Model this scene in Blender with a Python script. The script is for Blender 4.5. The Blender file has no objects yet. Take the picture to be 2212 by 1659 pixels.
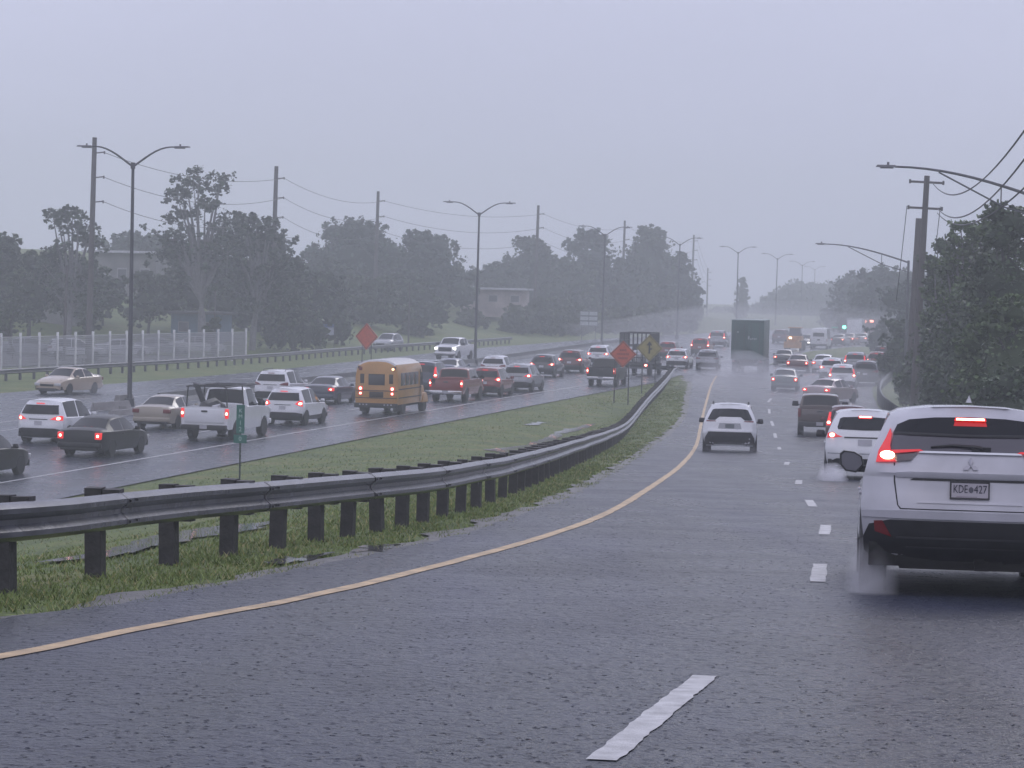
import bpy, bmesh, math, random
from mathutils import Vector, Matrix, noise
random.seed(7)
R = math.radians
SC = bpy.context.scene
COL = SC.collection

# ---------------------------------------------------------------- camera, sky, sun, exposure
CZ = 6.6
K = 1.8; FPX = 3200.0*K; PITCH = math.atan((829.5-612)/FPX); ROLL = R(1.3)
cf = Vector((0, math.cos(PITCH), -math.sin(PITCH)))
u0 = Vector((0, math.sin(PITCH), math.cos(PITCH)))
cr = Vector((math.cos(ROLL), 0, 0)) + u0*math.sin(ROLL)
cu = Vector((-math.sin(ROLL), 0, 0)) + u0*math.cos(ROLL)
cam = bpy.data.objects.new('camera', bpy.data.cameras.new('camera')); COL.objects.link(cam)
cam.data.sensor_width = 36; cam.data.lens = 36*FPX/2212
cam.data.clip_start = .1; cam.data.clip_end = 3000
M3 = Matrix((cr, cu, -cf)).transposed()
cam.matrix_world = Matrix.Translation((0, 0, CZ)) @ M3.to_4x4()
SC.camera = cam
SC.view_settings.view_transform = 'Standard'; SC.view_settings.look = 'None'
SC.view_settings.exposure = 0.0; SC.view_settings.gamma = 1
SC.cycles.volume_bounces = 8; SC.cycles.max_bounces = 12
SC.cycles.use_denoising = True

w = bpy.data.worlds.new("World"); SC.world = w; w.use_nodes = True
nt = w.node_tree; nt.nodes.clear()
out = nt.nodes.new('ShaderNodeOutputWorld')
bg1 = nt.nodes.new('ShaderNodeBackground'); bg2 = nt.nodes.new('ShaderNodeBackground')
add = nt.nodes.new('ShaderNodeAddShader')
sky = nt.nodes.new('ShaderNodeTexSky'); sky.sky_type = 'NISHITA'; sky.sun_disc = False
sky.sun_elevation = R(35); sky.sun_rotation = R(200); sky.dust_density = 6; sky.air_density = 1
nt.links.new(sky.outputs[0], bg1.inputs[0]); bg1.inputs[1].default_value = .008
tc = nt.nodes.new('ShaderNodeTexCoord'); sep = nt.nodes.new('ShaderNodeSeparateXYZ')
nt.links.new(tc.outputs['Generated'], sep.inputs[0])
ramp = nt.nodes.new('ShaderNodeValToRGB')
ramp.color_ramp.elements[0].position = .0; ramp.color_ramp.elements[0].color = (.585, .61, .825, 1)
ramp.color_ramp.elements[1].position = .32; ramp.color_ramp.elements[1].color = (.75, .757, .985, 1)
nt.links.new(sep.outputs['Z'], ramp.inputs[0])
nz = nt.nodes.new('ShaderNodeTexNoise'); nz.inputs['Scale'].default_value = 2.6; nz.inputs['Detail'].default_value = 6
mp = nt.nodes.new('ShaderNodeMapping'); mp.inputs['Scale'].default_value = (1, 1, 3)
nt.links.new(tc.outputs['Generated'], mp.inputs[0]); nt.links.new(mp.outputs[0], nz.inputs['Vector'])
mr = nt.nodes.new('ShaderNodeMapRange'); mr.inputs['To Min'].default_value = .82; mr.inputs['To Max'].default_value = 1.18
nt.links.new(nz.outputs['Fac'], mr.inputs['Value'])
nt.links.new(ramp.outputs[0], bg2.inputs[0]); nt.links.new(mr.outputs[0], bg2.inputs[1])
nt.links.new(bg1.outputs[0], add.inputs[0]); nt.links.new(bg2.outputs[0], add.inputs[1])
nt.links.new(add.outputs[0], out.inputs[0])
sd = bpy.data.lights.new('sun', 'SUN'); sd.energy = .5; sd.angle = R(25); sd.color = (1, .97, .94)
so = bpy.data.objects.new('sun', sd); COL.objects.link(so)
so.rotation_euler = (R(55), 0, R(160))

# ---------------------------------------------------------------- terrain functions
def lerp_tab(tab, y):
    if y <= tab[0][1]:
        a, b = tab[0], tab[1]
    elif y >= tab[-1][1]:
        a, b = tab[-2], tab[-1]
    else:
        for a, b in zip(tab, tab[1:]):
            if a[1] <= y <= b[1]: break
    return a[0]+(b[0]-a[0])*(y-a[1])/(b[1]-a[1])
XN = [(-25.6, 10), (-13.25, 42.75), (-9.2, 53.4), (-3.3, 68.8), (5.1, 90), (10.6, 103.4), (12.6, 111)]
XL = [(-9.5, 0), (-5.6, 6), (-3.49, 10.06), (-2.81, 11.2), (-2.25, 12.55), (-1.57, 14.4), (-.5, 17.5), (.93, 24.2),
      (3.0, 38), (5.6, 57), (8.9, 75), (10.9, 90.5), (12.3, 101), (12.7, 111)]
XF = [(-43, 44), (-27.7, 80), (-17.9, 103), (-3.7, 148), (9, 178), (20, 200), (45, 245), (80, 300), (170, 420)]
XR = [(5.5, 0), (8.6, 10), (10.8, 20), (12.6, 32), (15.2, 50), (19.6, 77), (21.2, 86), (24.3, 100), (27.6, 111),
      (34, 126), (46, 148), (62, 172), (90, 200), (140, 240), (260, 420)]
for _t in (XN, XL, XF, XR): _t[:] = [(a, b*K) for a, b in _t]
def KY(t): return [(a, b*K) for a, b in t]
def xn(y): return lerp_tab(XN, y)
def xl(y): return lerp_tab(XL, y)
def xf(y): return lerp_tab(XF, y)
def xr(y): return lerp_tab(XR, y)
def zr(y, k=.35):
    a = (5.0-.08*y/K)/k
    return k*(a if a > 30 else math.log1p(math.exp(a)))
def sm(t): t = max(0, min(1, t)); return t*t*(3-2*t)
def H(x, y):
    if y < 111*K:
        a, b = xn(y), xl(y)
        if x > b:
            z = zr(y)
        elif x > a:
            e = min(.9, (b-a)*.3)
            z = zr(y)*sm((x-a)/(b-e-a))
            # a shallow drainage swale runs down the grass
            tt = (x-a)/(b-a); z -= .22*math.exp(-((tt-.55)/.13)**2)*min(1, (b-a)/8)
        else: z = 0
    else: z = 0
    if x < xf(y):
        d = xf(y)-x
        z += sm((d-5)/26)*3.7*sm((y/K-118)/38) + sm((d-24)/60)*6
        z *= 1-sm((y/K-235)/60)
    if x > xr(y) and y < 400*K:
        d = x-xr(y)
        z += sm((d-1.5)/16)*3.0*(1-sm((y/K-150)/80)) + sm((d-14)/60)*8*(1-sm((y/K-110)/50))
    return z
def ray(u, v):
    return cf + cr*((u-1106)/FPX) - cu*((v-829.5)/FPX)
def hit(u, v):
    """ground point seen at (u, v) of the 2212 px wide view, used only to survey the place"""
    d = ray(u, v); t = 4.0
    while t < 1700:
        p = d*t + Vector((0, 0, CZ))
        if p.z <= H(p.x, p.y): break
        t += .08 if t < 110 else .4
    return Vector((p.x, p.y, H(p.x, p.y)))
def at(u, v, Y):
    d = ray(u, v); t = Y*K/d.y
    return d*t + Vector((0, 0, CZ))
def sx(u, Y): return at(u, 700, Y).x

# ---------------------------------------------------------------- materials
MATS = {}
def mat(name, col, rough=.5, metal=0, var=0, vscale=3, bump=0, bscale=40, emit=None, es=0, coat=0, detail=4, spec=.5):
    if name in MATS: return MATS[name]
    m = bpy.data.materials.new(name); m.use_nodes = True
    t = m.node_tree; b = t.nodes['Principled BSDF']
    b.inputs['Base Color'].default_value = (*col, 1); b.inputs['Roughness'].default_value = rough
    b.inputs['Metallic'].default_value = metal; b.inputs['Specular IOR Level'].default_value = spec
    if coat: b.inputs['Coat Weight'].default_value = coat; b.inputs['Coat Roughness'].default_value = .08
    if emit: b.inputs['Emission Color'].default_value = (*emit, 1); b.inputs['Emission Strength'].default_value = es
    if var or bump:
        tc = t.nodes.new('ShaderNodeTexCoord')
    if var:
        n = t.nodes.new('ShaderNodeTexNoise'); n.inputs['Scale'].default_value = vscale; n.inputs['Detail'].default_value = detail
        t.links.new(tc.outputs['Object'], n.inputs['Vector'])
        r = t.nodes.new('ShaderNodeValToRGB')
        r.color_ramp.elements[0].position = .3; r.color_ramp.elements[1].position = .7
        r.color_ramp.elements[0].color = (*[c*(1-var) for c in col], 1)
        r.color_ramp.elements[1].color = (*[min(1, c*(1+var)) for c in col], 1)
        t.links.new(n.outputs['Fac'], r.inputs[0]); t.links.new(r.outputs[0], b.inputs['Base Color'])
    if bump:
        n2 = t.nodes.new('ShaderNodeTexNoise'); n2.inputs['Scale'].default_value = bscale; n2.inputs['Detail'].default_value = 3
        t.links.new(tc.outputs['Object'], n2.inputs['Vector'])
        bp = t.nodes.new('ShaderNodeBump'); bp.inputs['Strength'].default_value = bump; bp.inputs['Distance'].default_value = .02
        t.links.new(n2.outputs['Fac'], bp.inputs['Height']); t.links.new(bp.outputs[0], b.inputs['Normal'])
    MATS[name] = m
    return m

def asphalt_mat(name, base, tint, rough=.24, bumpd=.012):
    m = bpy.data.materials.new(name); m.use_nodes = True
    t = m.node_tree; b = t.nodes['Principled BSDF']; L = t.links.new
    tc = t.nodes.new('ShaderNodeTexCoord')
    def noi(s, d=3, dist=0):
        n = t.nodes.new('ShaderNodeTexNoise'); n.inputs['Scale'].default_value = s; n.inputs['Detail'].default_value = d
        n.inputs['Distortion'].default_value = dist; L(tc.outputs['Object'], n.inputs['Vector']); return n
    big = noi(.22, 4, .6); fine = noi(55, 2)
    r = t.nodes.new('ShaderNodeValToRGB'); r.color_ramp.elements[0].position = .35; r.color_ramp.elements[1].position = .68
    r.color_ramp.elements[0].color = (*base, 1); r.color_ramp.elements[1].color = (*tint, 1)
    L(big.outputs['Fac'], r.inputs[0])
    mx = t.nodes.new('ShaderNodeMix'); mx.data_type = 'RGBA'; mx.blend_type = 'MULTIPLY'
    mx.inputs['Factor'].default_value = .7
    r2 = t.nodes.new('ShaderNodeValToRGB'); r2.color_ramp.elements[0].position = .35; r2.color_ramp.elements[1].position = .65
    r2.color_ramp.elements[0].color = (.55, .55, .55, 1); r2.color_ramp.elements[1].color = (1.35, 1.35, 1.35, 1)
    L(fine.outputs['Fac'], r2.inputs[0]); L(r.outputs[0], mx.inputs[6]); L(r2.outputs[0], mx.inputs[7])
    mpp = t.nodes.new('ShaderNodeMapping'); mpp.inputs['Scale'].default_value = (1.1, .045, 1); mpp.inputs['Rotation'].default_value = (0, 0, .12)
    L(tc.outputs['Object'], mpp.inputs[0]); tr_ = t.nodes.new('ShaderNodeTexNoise'); tr_.inputs['Scale'].default_value = 1.0; tr_.inputs['Detail'].default_value = 5
    L(mpp.outputs[0], tr_.inputs['Vector']); r3 = t.nodes.new('ShaderNodeValToRGB'); r3.color_ramp.elements[0].position = .36; r3.color_ramp.elements[1].position = .66
    r3.color_ramp.elements[0].color = (.62, .64, .66, 1); r3.color_ramp.elements[1].color = (1.35, 1.3, 1.3, 1); L(tr_.outputs['Fac'], r3.inputs[0])
    mx3 = t.nodes.new('ShaderNodeMix'); mx3.data_type = 'RGBA'; mx3.blend_type = 'MULTIPLY'; mx3.inputs['Factor'].default_value = 1
    L(mx.outputs[2], mx3.inputs[6]); L(r3.outputs[0], mx3.inputs[7]); L(mx3.outputs[2], b.inputs['Base Color'])
    # wet film: patches of standing water are smoother than the drained crown
    rr = t.nodes.new('ShaderNodeMapRange'); rr.inputs['From Min'].default_value = .35; rr.inputs['From Max'].default_value = .65
    rr.inputs['To Min'].default_value = rough; rr.inputs['To Max'].default_value = rough+.16
    pn = noi(.5, 5, 1.0); av = t.nodes.new('ShaderNodeMath'); av.operation = 'MULTIPLY_ADD'; av.inputs[1].default_value = .55; L(pn.outputs['Fac'], av.inputs[0]); a5 = t.nodes.new('ShaderNodeMath'); a5.operation = 'MULTIPLY'; a5.inputs[1].default_value = .45; L(tr_.outputs['Fac'], a5.inputs[0]); L(a5.outputs[0], av.inputs[2]); L(av.outputs[0], rr.inputs['Value']); L(rr.outputs[0], b.inputs['Roughness'])
    # rain dimples: small splash craters plus ripples
    vo = t.nodes.new('ShaderNodeTexVoronoi'); vo.feature = 'F1'; vo.inputs['Scale'].default_value = 9
    L(tc.outputs['Object'], vo.inputs['Vector'])
    vr = t.nodes.new('ShaderNodeValToRGB'); vr.color_ramp.interpolation = 'EASE'
    e = vr.color_ramp.elements; e[0].position = 0; e[0].color = (0, 0, 0, 1); e[1].position = .34; e[1].color = (0, 0, 0, 1)
    q = e.new(.12); q.color = (.2, .2, .2, 1); q = e.new(.2); q.color = (1, 1, 1, 1); q = e.new(.26); q.color = (.1, .1, .1, 1)
    L(vo.outputs['Distance'], vr.inputs[0])
    rip = noi(14, 3, .4); mid = noi(3.0, 2)
    a1 = t.nodes.new('ShaderNodeMath'); a1.operation = 'MULTIPLY_ADD'; a1.inputs[1].default_value = .42
    L(vr.outputs[0], a1.inputs[0])
    L(rip.outputs['Fac'], a1.inputs[2])
    a2 = t.nodes.new('ShaderNodeMath'); a2.operation = 'MULTIPLY_ADD'; a2.inputs[1].default_value = 1.2
    L(mid.outputs['Fac'], a2.inputs[0]); L(a1.outputs[0], a2.inputs[2])
    a3 = t.nodes.new('ShaderNodeMath'); a3.operation = 'MULTIPLY_ADD'; a3.inputs[1].default_value = .35
    L(fine.outputs['Fac'], a3.inputs[0]); L(a2.outputs[0], a3.inputs[2])
    bp = t.nodes.new('ShaderNodeBump'); bp.inputs['Strength'].default_value = .75; bp.inputs['Distance'].default_value = bumpd
    L(a3.outputs[0], bp.inputs['Height']); L(bp.outputs[0], b.inputs['Normal'])
    b.inputs['IOR'].default_value = 1.33
    MATS[name] = m
    return m

def grass_mat(name, a, b_, c):
    m = bpy.data.materials.new(name); m.use_nodes = True
    t = m.node_tree; b = t.nodes['Principled BSDF']; L = t.links.new
    tc = t.nodes.new('ShaderNodeTexCoord')
    def noi(s, d=4):
        n = t.nodes.new('ShaderNodeTexNoise'); n.inputs['Scale'].default_value = s; n.inputs['Detail'].default_value = d
        L(tc.outputs['Object'], n.inputs['Vector']); return n
    r = t.nodes.new('ShaderNodeValToRGB'); e = r.color_ramp.elements
    e[0].position = .3; e[0].color = (*a, 1); e[1].position = .72; e[1].color = (*c, 1)
    q = e.new(.5); q.color = (*b_, 1)
    n1 = noi(.45, 6); L(n1.outputs['Fac'], r.inputs[0])
    mx = t.nodes.new('ShaderNodeMix'); mx.data_type = 'RGBA'; mx.blend_type = 'MULTIPLY'; mx.inputs['Factor'].default_value = .8
    r2 = t.nodes.new('ShaderNodeValToRGB'); r2.color_ramp.elements[0].position = .36; r2.color_ramp.elements[1].position = .66
    r2.color_ramp.elements[0].color = (.45, .45, .45, 1); r2.color_ramp.elements[1].color = (1.4, 1.4, 1.4, 1)
    n2 = noi(7, 5); L(n2.outputs['Fac'], r2.inputs[0]); L(r.outputs[0], mx.inputs[6]); L(r2.outputs[0], mx.inputs[7])
    L(mx.outputs[2], b.inputs['Base Color']); b.inputs['Roughness'].default_value = .75
    bp = t.nodes.new('ShaderNodeBump'); bp.inputs['Strength'].default_value = 1; bp.inputs['Distance'].default_value = .05
    n3 = noi(16, 4); L(n3.outputs['Fac'], bp.inputs['Height']); L(bp.outputs[0], b.inputs['Normal'])
    MATS[name] = m
    return m

A_RAMP = asphalt_mat('wet asphalt', (.016, .022, .038), (.034, .041, .066), .23, .045)
A_MAIN = asphalt_mat('wet highway asphalt', (.024, .031, .048), (.042, .050, .073), .18, .018)
GRASS = grass_mat('wet grass', (.062, .100, .015), (.105, .150, .022), (.170, .165, .045))
YEL = mat('yellow road paint', (.50, .35, .18), .45, var=.36, vscale=4, bump=.4, bscale=60)
WHT = mat('white road paint', (.44, .44, .45), .42, var=.30, vscale=7, bump=.4, bscale=60)
GLASS = mat('dark tinted glass', (.008, .009, .013), .08, spec=.32)
GLASS2 = mat('dusky glass', (.085, .08, .095), .10, spec=.6)
RUB = mat('tyre rubber', (.014, .014, .016), .6, var=.3, bump=.3, bscale=30)
RIM = mat('wheel alloy', (.32, .32, .34), .3, .8, var=.15)
BLK = mat('black plastic', (.017, .017, .020), .45, var=.25, vscale=6)
CHA = mat('charcoal cladding', (.03, .03, .034), .5, var=.3, vscale=5)
UND = mat('underbody black', (.008, .008, .009), .8)
CHR = mat('chrome', (.6, .6, .62), .18, 1)
T_ON = mat('lit tail lamp', (.35, .01, .01), .2, emit=(1, .03, .03), es=.85)
T_HOT = mat('brake lamp core', (.9, .4, .3), .3, emit=(1, .42, .32), es=8)
T_OFF = mat('unlit tail lamp', (.16, .012, .014), .15, coat=.5)
H_ON = mat('lit head lamp', (.9, .9, .9), .2, emit=(1, .96, .88), es=3.5)
H_OFF = mat('head lamp glass', (.5, .5, .52), .12, coat=.5)
PLATE = mat('licence plate', (.42, .42, .46), .4, var=.1)
INK = mat('plate ink', (.03, .03, .05), .5)
GALV = mat('wet galvanised steel', (.085, .088, .105), .27, .25, var=.35, vscale=2.5, bump=.15, bscale=12)
GALVD = mat('dark galvanised steel', (.07, .07, .082), .35, .5, var=.35, vscale=3)
WOODP = mat('weathered timber post', (.035, .033, .034), .6, var=.4, vscale=9, bump=.5, bscale=25)
POLE = mat('grey steel pole', (.075, .077, .088), .45, .3, var=.3, vscale=.8)
CONC = mat('weathered concrete', (.22, .21, .21), .6, var=.3, vscale=1.5, bump=.4, bscale=12)
UPOLE = mat('weathered utility pole', (.075, .066, .066), .75, var=.35, vscale=.9, bump=.5, bscale=18)
WIRE = mat('cable black', (.02, .02, .024), .5)
def paint(name, col, var=.05): return mat('car paint '+name, col, .22, 0, var=var, vscale=1.3, coat=.7)

# ---------------------------------------------------------------- mesh helpers
class MB:
    def __init__(s): s.v = []; s.f = []; s.mi = []; s.cur = 0
    def add(s, vs, fs):
        o = len(s.v); s.v += [tuple(p) for p in vs]
        for f in fs: s.f.append(tuple(i+o for i in f)); s.mi.append(s.cur)
    def box(s, c, d, rot=None, taper=None):
        hx, hy, hz = d[0]/2, d[1]/2, d[2]/2; tp = taper or (1, 1)
        vs = []
        for z, kx, ky in ((-hz, 1, 1), (hz, tp[0], tp[1])):
            for x, y in ((-hx, -hy), (hx, -hy), (hx, hy), (-hx, hy)):
                p = Vector((x*kx, y*ky, z))
                if rot is not None: p = rot @ p
                vs.append(p+Vector(c))
        s.add(vs, [(3, 2, 1, 0), (4, 5, 6, 7), (0, 1, 5, 4), (1, 2, 6, 5), (2, 3, 7, 6), (3, 0, 4, 7)])
    def tube(s, pts, r, n=8, cap=True):
        pts = [Vector(p) for p in pts]; rs = r if isinstance(r, (list, tuple)) else [r]*len(pts)
        vs = []
        for i, p in enumerate(pts):
            d = (pts[min(i+1, len(pts)-1)]-pts[max(i-1, 0)]).normalized()
            a = d.cross(Vector((0, 0, 1)))
            if a.length < .05: a = d.cross(Vector((0, 1, 0)))
            a.normalize(); b = d.cross(a)
            for k in range(n):
                t = 2*math.pi*k/n
                vs.append(p+(a*math.cos(t)+b*math.sin(t))*rs[i])
        fs = [(i*n+k, i*n+(k+1) % n, (i+1)*n+(k+1) % n, (i+1)*n+k) for i in range(len(pts)-1) for k in range(n)]
        if cap: fs += [tuple(range(n-1, -1, -1)), tuple((len(pts)-1)*n+k for k in range(n))]
        s.add(vs, fs)
    def lathe_x(s, prof, n=24, cx=0, cy=0, cz=0):
        """profile of (x, radius), turned about the x axis"""
        vs = []
        for x, r in prof:
            for k in range(n):
                t = 2*math.pi*k/n; vs.append((cx+x, cy+r*math.cos(t), cz+r*math.sin(t)))
        m = len(prof)
        fs = [(i*n+k, i*n+(k+1) % n, (i+1)*n+(k+1) % n, (i+1)*n+k) for i in range(m-1) for k in range(n)]
        fs += [tuple(range(n-1, -1, -1)), tuple((m-1)*n+k for k in range(n))]
        s.add(vs, fs)
    def build(s, name, m, parent=None, smooth=False, loc=None, recalc=True, angle=35):
        me = bpy.data.meshes.new(name); me.from_pydata(s.v, [], s.f)
        ms = m if isinstance(m, (list, tuple)) else [m]
        for x in ms: me.materials.append(x)
        if len(ms) > 1: me.polygons.foreach_set('material_index', s.mi)
        if recalc or smooth:
            bm = bmesh.new(); bm.from_mesh(me)
            if recalc: bmesh.ops.recalc_face_normals(bm, faces=bm.faces)
            if smooth:
                for f in bm.faces: f.smooth = True
                for e in bm.edges:
                    if len(e.link_faces) == 2 and e.calc_face_angle(0) > R(angle): e.smooth = False
            bm.to_mesh(me); bm.free()
        o = bpy.data.objects.new(name, me); COL.objects.link(o)
        if parent: o.parent = parent
        if loc: o.location = loc
        return o
def tag(o, label=None, cat=None, group=None, kind=None):
    if label: o['label'] = label
    if cat: o['category'] = cat
    if group: o['group'] = group
    if kind: o['kind'] = kind
    return o
def empty(name, loc, rz=0, label=None, cat=None, group=None):
    o = bpy.data.objects.new(name, None); COL.objects.link(o)
    o.empty_display_size = .3
    o.location = loc; o.rotation_euler = (0, 0, rz)
    return tag(o, label, cat, group)
def struct(mb, name, m, smooth=False): return tag(mb.build(name, m, smooth=smooth, recalc=False), kind='structure')
def addc(root, o): o.parent = root; return o

# ---------------------------------------------------------------- ground and roads
def frange(a, b, st):
    o = []
    while a < b-1e-6: o.append(a); a += st
    return o
gy = frange(-12, 60, 1.0)+frange(60, 130, 1.6)+frange(130, 260, 5)+frange(260, 520, 20)+[520, 600]
gy = [y*K for y in gy]
gx = [-600, -420, -300, -220, -160]+frange(-130, -64, 6)+frange(-64, -36, 2.5)+frange(-36, 36, .9)+frange(36, 70, 2.5)+frange(70, 130, 8)+[130, 160, 220, 320, 450, 700]
mb = MB()
for y in gy:
    for x in gx:
        n = (noise.noise(Vector((x*.35, y*.35, 0)))*.02 if (y < 160*K and (x < xf(y) or xn(y)+1 < x < xl(y)-1)) else 0)
        mb.v.append((x, y, H(x, y)+n-.012))
nx = len(gx)
for j in range(len(gy)-1):
    for i in range(nx-1):
        a = j*nx+i; mb.f.append((a, a+1, a+1+nx, a+nx)); mb.mi.append(0)
struct(mb, 'ground', GRASS, smooth=True)

def sheet(name, m, fl, fr, ys, nx, dz, jag=None):
    mb = MB(); ys = [y*K for y in ys]
    for j, y in enumerate(ys):
        a, b = fl(y), fr(y)
        for i in range(nx+1):
            x = a+(b-a)*i/nx
            if jag and i == 0: x += jag(y)
            if jag and i == nx: x -= jag(y+33)
            mb.v.append((x, y, H(min(max(x, a+.01), b-.01), y)+dz))
    for j in range(len(ys)-1):
        for i in range(nx):
            a = j*(nx+1)+i; mb.f.append((a, a+1, a+nx+2, a+nx+1)); mb.mi.append(0)
    return struct(mb, name, m, smooth=True)
jg = lambda y: noise.noise(Vector((0, y*1.7, 3)))*.14+noise.noise(Vector((4, y*6, 3)))*.06
sheet('ramp_road', A_RAMP, xl, xr, frange(-12, 40, .25)+frange(40, 111.01, 1.0)+[111], 14, .03, jg)
sheet('road', A_MAIN, lambda y: xf(y), lambda y: xn(y) if y < 111*K-.01 else xr(y), frange(20, 111, .5)+frange(111, 300, 3)+[320, 350, 400, 420], 16, .03)

def ribbon(mb, pts, wd, dz):
    pts = [Vector((p[0], p[1], 0)) for p in pts]
    o = len(mb.v)
    for i, p in enumerate(pts):
        d = (pts[min(i+1, len(pts)-1)]-pts[max(i-1, 0)]).normalized(); n = Vector((d.y, -d.x, 0))
        for s_ in (-1, 1):
            q = p+n*s_*(wd/2+noise.noise(Vector((p.x*7, p.y*7, s_*5)))*.016+noise.noise(Vector((p.x*31, p.y*31, s_*5)))*.012)
            mb.v.append((q.x, q.y, zr(q.y)*(1 if q.x > xl(q.y)-1 and q.y < 111*K else 0)+dz))
    for i in range(len(pts)-1):
        a = o+2*i; mb.f.append((a, a+1, a+3, a+2)); mb.mi.append(mb.cur)
def poly(tab, y0, y1, st):
    ys = [y*K for y in frange(y0, y1, st)+[y1]]; return [(lerp_tab(tab, y), y) for y in ys]
def smooth_tab(tab, it=2):
    for _ in range(it):
        new = [tab[0]]
        for a, b in zip(tab, tab[1:]):
            new += [(a[0]*.75+b[0]*.25, a[1]*.75+b[1]*.25), (a[0]*.25+b[0]*.75, a[1]*.25+b[1]*.75)]
        tab = new+[tab[-1]]
    return tab
YT = smooth_tab(KY([(-7, 2), (-2.97, 8.56), (-2.47, 9.81), (-1.54, 11.55), (-.5, 14.4), (.42, 17.19), (1.43, 21.08), (2.77, 28.6), (4.4, 38.07), (6.9, 55), (9.1, 71.02), (11.6, 87.85), (13.6, 101), (15.5, 112)]))
mb = MB(); ribbon(mb, poly(YT, 2, 111, .35), .14, .036)
tag(mb.build('yellow_edge_line', YEL, recalc=False), kind='structure')
DASH = [((.43, 6.47), (1.16, 8.56)), ((2.80, 13.35), (3.15, 14.89)), ((3.93, 18.4), (4.27, 19.9)), ((4.85, 23.6), (5.12, 25.3)),
        ((5.95, 30.5), (6.3, 32.2)), ((7.6, 40.7), (8.0, 42.7)), ((9.8, 53.9), (10.2, 56.2)), ((11.35, 63.4), (11.8, 66.2)), ((12.5, 70.6), (12.9, 73.4)),
        ((13.6, 78), (14.1, 81)), ((14.9, 86), (15.6, 89)), ((16.7, 94), (17.5, 97))]
mb = MB()
for a, b in DASH:
    a, b = Vector((a[0], a[1]*K)), Vector((b[0], b[1]*K))
    ribbon(mb, [a+(b-a)*k/36 for k in range(37)], .145, .036)
XW = [(-22, 30), (-15.91, 45.91), (-12.6, 54.2), (-8.3, 65.3), (-4.0, 75.8), (-.4, 84.9), (4.6, 96.5), (11.3, 114.1), (15.5, 125), (24, 147), (40, 180)]
XWs = smooth_tab(KY(XW))
def offs(tab, d):
    o = []
    for i, p in enumerate(tab):
        a, b = Vector(tab[max(i-1, 0)]), Vector(tab[min(i+1, len(tab)-1)]); t = (b-a).normalized()
        o.append((p[0]-t.y*d, p[1]+t.x*d))
    return o
ribbon(mb, poly(XWs, 30, 180, 1), .15, .036)
for d in (3.6, 7.2):
    T = offs(XWs, d); y = (32.6+d)*K
    while y < 175*K:
        ribbon(mb, [(lerp_tab(T, y+k*.5), y+k*.5) for k in range(7)], .13, .036); y += 11.5
ribbon(mb, poly(offs(XWs, 10.9), 40, 175, 1), .13, .036)
for d in (17.5, 21.0):
    T = offs(XWs, d); y = (42.6+d)*K
    while y < 190*K:
        ribbon(mb, [(lerp_tab(T, y+k*.5), y+k*.5) for k in range(7)], .13, .036); y += 11.5
ribbon(mb, poly(offs(XWs, 13.4), 44, 185, 1), .13, .036)
RE = [(lerp_tab(XR, y*K)-1.5, y*K) for y in frange(4, 108, 1)]
ribbon(mb, RE, .14, .036)
tag(mb.build('road_markings', WHT, recalc=False), kind='structure')

# grass island between the slip lane and the highway
IS = [(22.1, 127.8), (26.5, 141.5), (31.2, 156.5), (39, 171.5), (52, 186), (60, 190), (52, 176), (42.3, 165), (34.3, 149.5), (29, 140.5)]; IS = KY(IS)
mb = MB(); n = len(IS)
mb.v = [(x, y, .10) for x, y in IS]+[(x+(.3 if k > 5 else -.3), y, .0) for k, (x, y) in enumerate(IS)]
mb.f = [tuple(range(n))]+[(i, (i+1) % n, n+(i+1) % n, n+i) for i in range(n)]; mb.mi = [0]*(n+1)
struct(mb, 'grass_island', GRASS)
# parking lot behind the left fence
NX, NY = 16, 12; mb = MB()
for j in range(NY+1):
    for i in range(NX+1):
        y = 96+24*j/NY; xR = lerp_tab([(-40, 96), (-24, 118)], y)
        x = -75+(xR+75)*i/NX; mb.v.append((x, y*K, H(x, y*K)+.05))
for j in range(NY):
    for i in range(NX):
        a = j*(NX+1)+i; mb.f.append((a, a+1, a+NX+2, a+NX+1)); mb.mi.append(0)
struct(mb, 'parking_lot', mat('parking lot concrete', (.13, .125, .13), .4, var=.25, vscale=.8))

# muddy gravel fringe between the asphalt and the grass
MUD = mat('muddy gravel', (.085, .080, .076), .42, var=.45, vscale=5, bump=.8, bscale=22)
sheet('gravel_edge', MUD, lambda y: xl(y)-.32-.30*noise.noise(Vector((2, y*.55, 1)))-.16*noise.noise(Vector((2, y*2.3, 4))), lambda y: xl(y)+.10, frange(3, 108, .25), 2, .012)

# puddles lying in the grass
WATER = mat('muddy puddle water', (.12, .12, .125), .07, bump=.12, bscale=9, spec=.7)
def puddle(pts, seed):
    P = [hit(u, v) for u, v in pts]
    rim = []
    for i in range(len(P)):
        a, b = P[i], P[(i+1) % len(P)]
        for k in range(10):
            q = a.lerp(b, k/10); rim.append(q+Vector((noise.noise(q*3.1+Vector((seed, 0, 0)))*.28, noise.noise(q*2.6+Vector((0, seed, 0)))*.8+noise.noise(q*9)*.2, 0)))
    c = sum(rim, Vector())/len(rim); mb = MB()
    rings = [rim]+[[q.lerp(c, k) for q in rim] for k in (.35, .7)]
    n = len(rim)
    for rg in rings:
        for q in rg: mb.v.append((q.x, q.y, H(q.x, q.y)+.018))
    mb.v.append((c.x, c.y, H(c.x, c.y)+.018))
    for r_ in range(2):
        for i in range(n): mb.f.append((r_*n+i, r_*n+(i+1) % n, (r_+1)*n+(i+1) % n, (r_+1)*n+i)); mb.mi.append(0)
    for i in range(n): mb.f.append((2*n+i, 2*n+(i+1) % n, 3*n)); mb.mi.append(0)
    return struct(mb, 'puddle', WATER, smooth=True)
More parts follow.
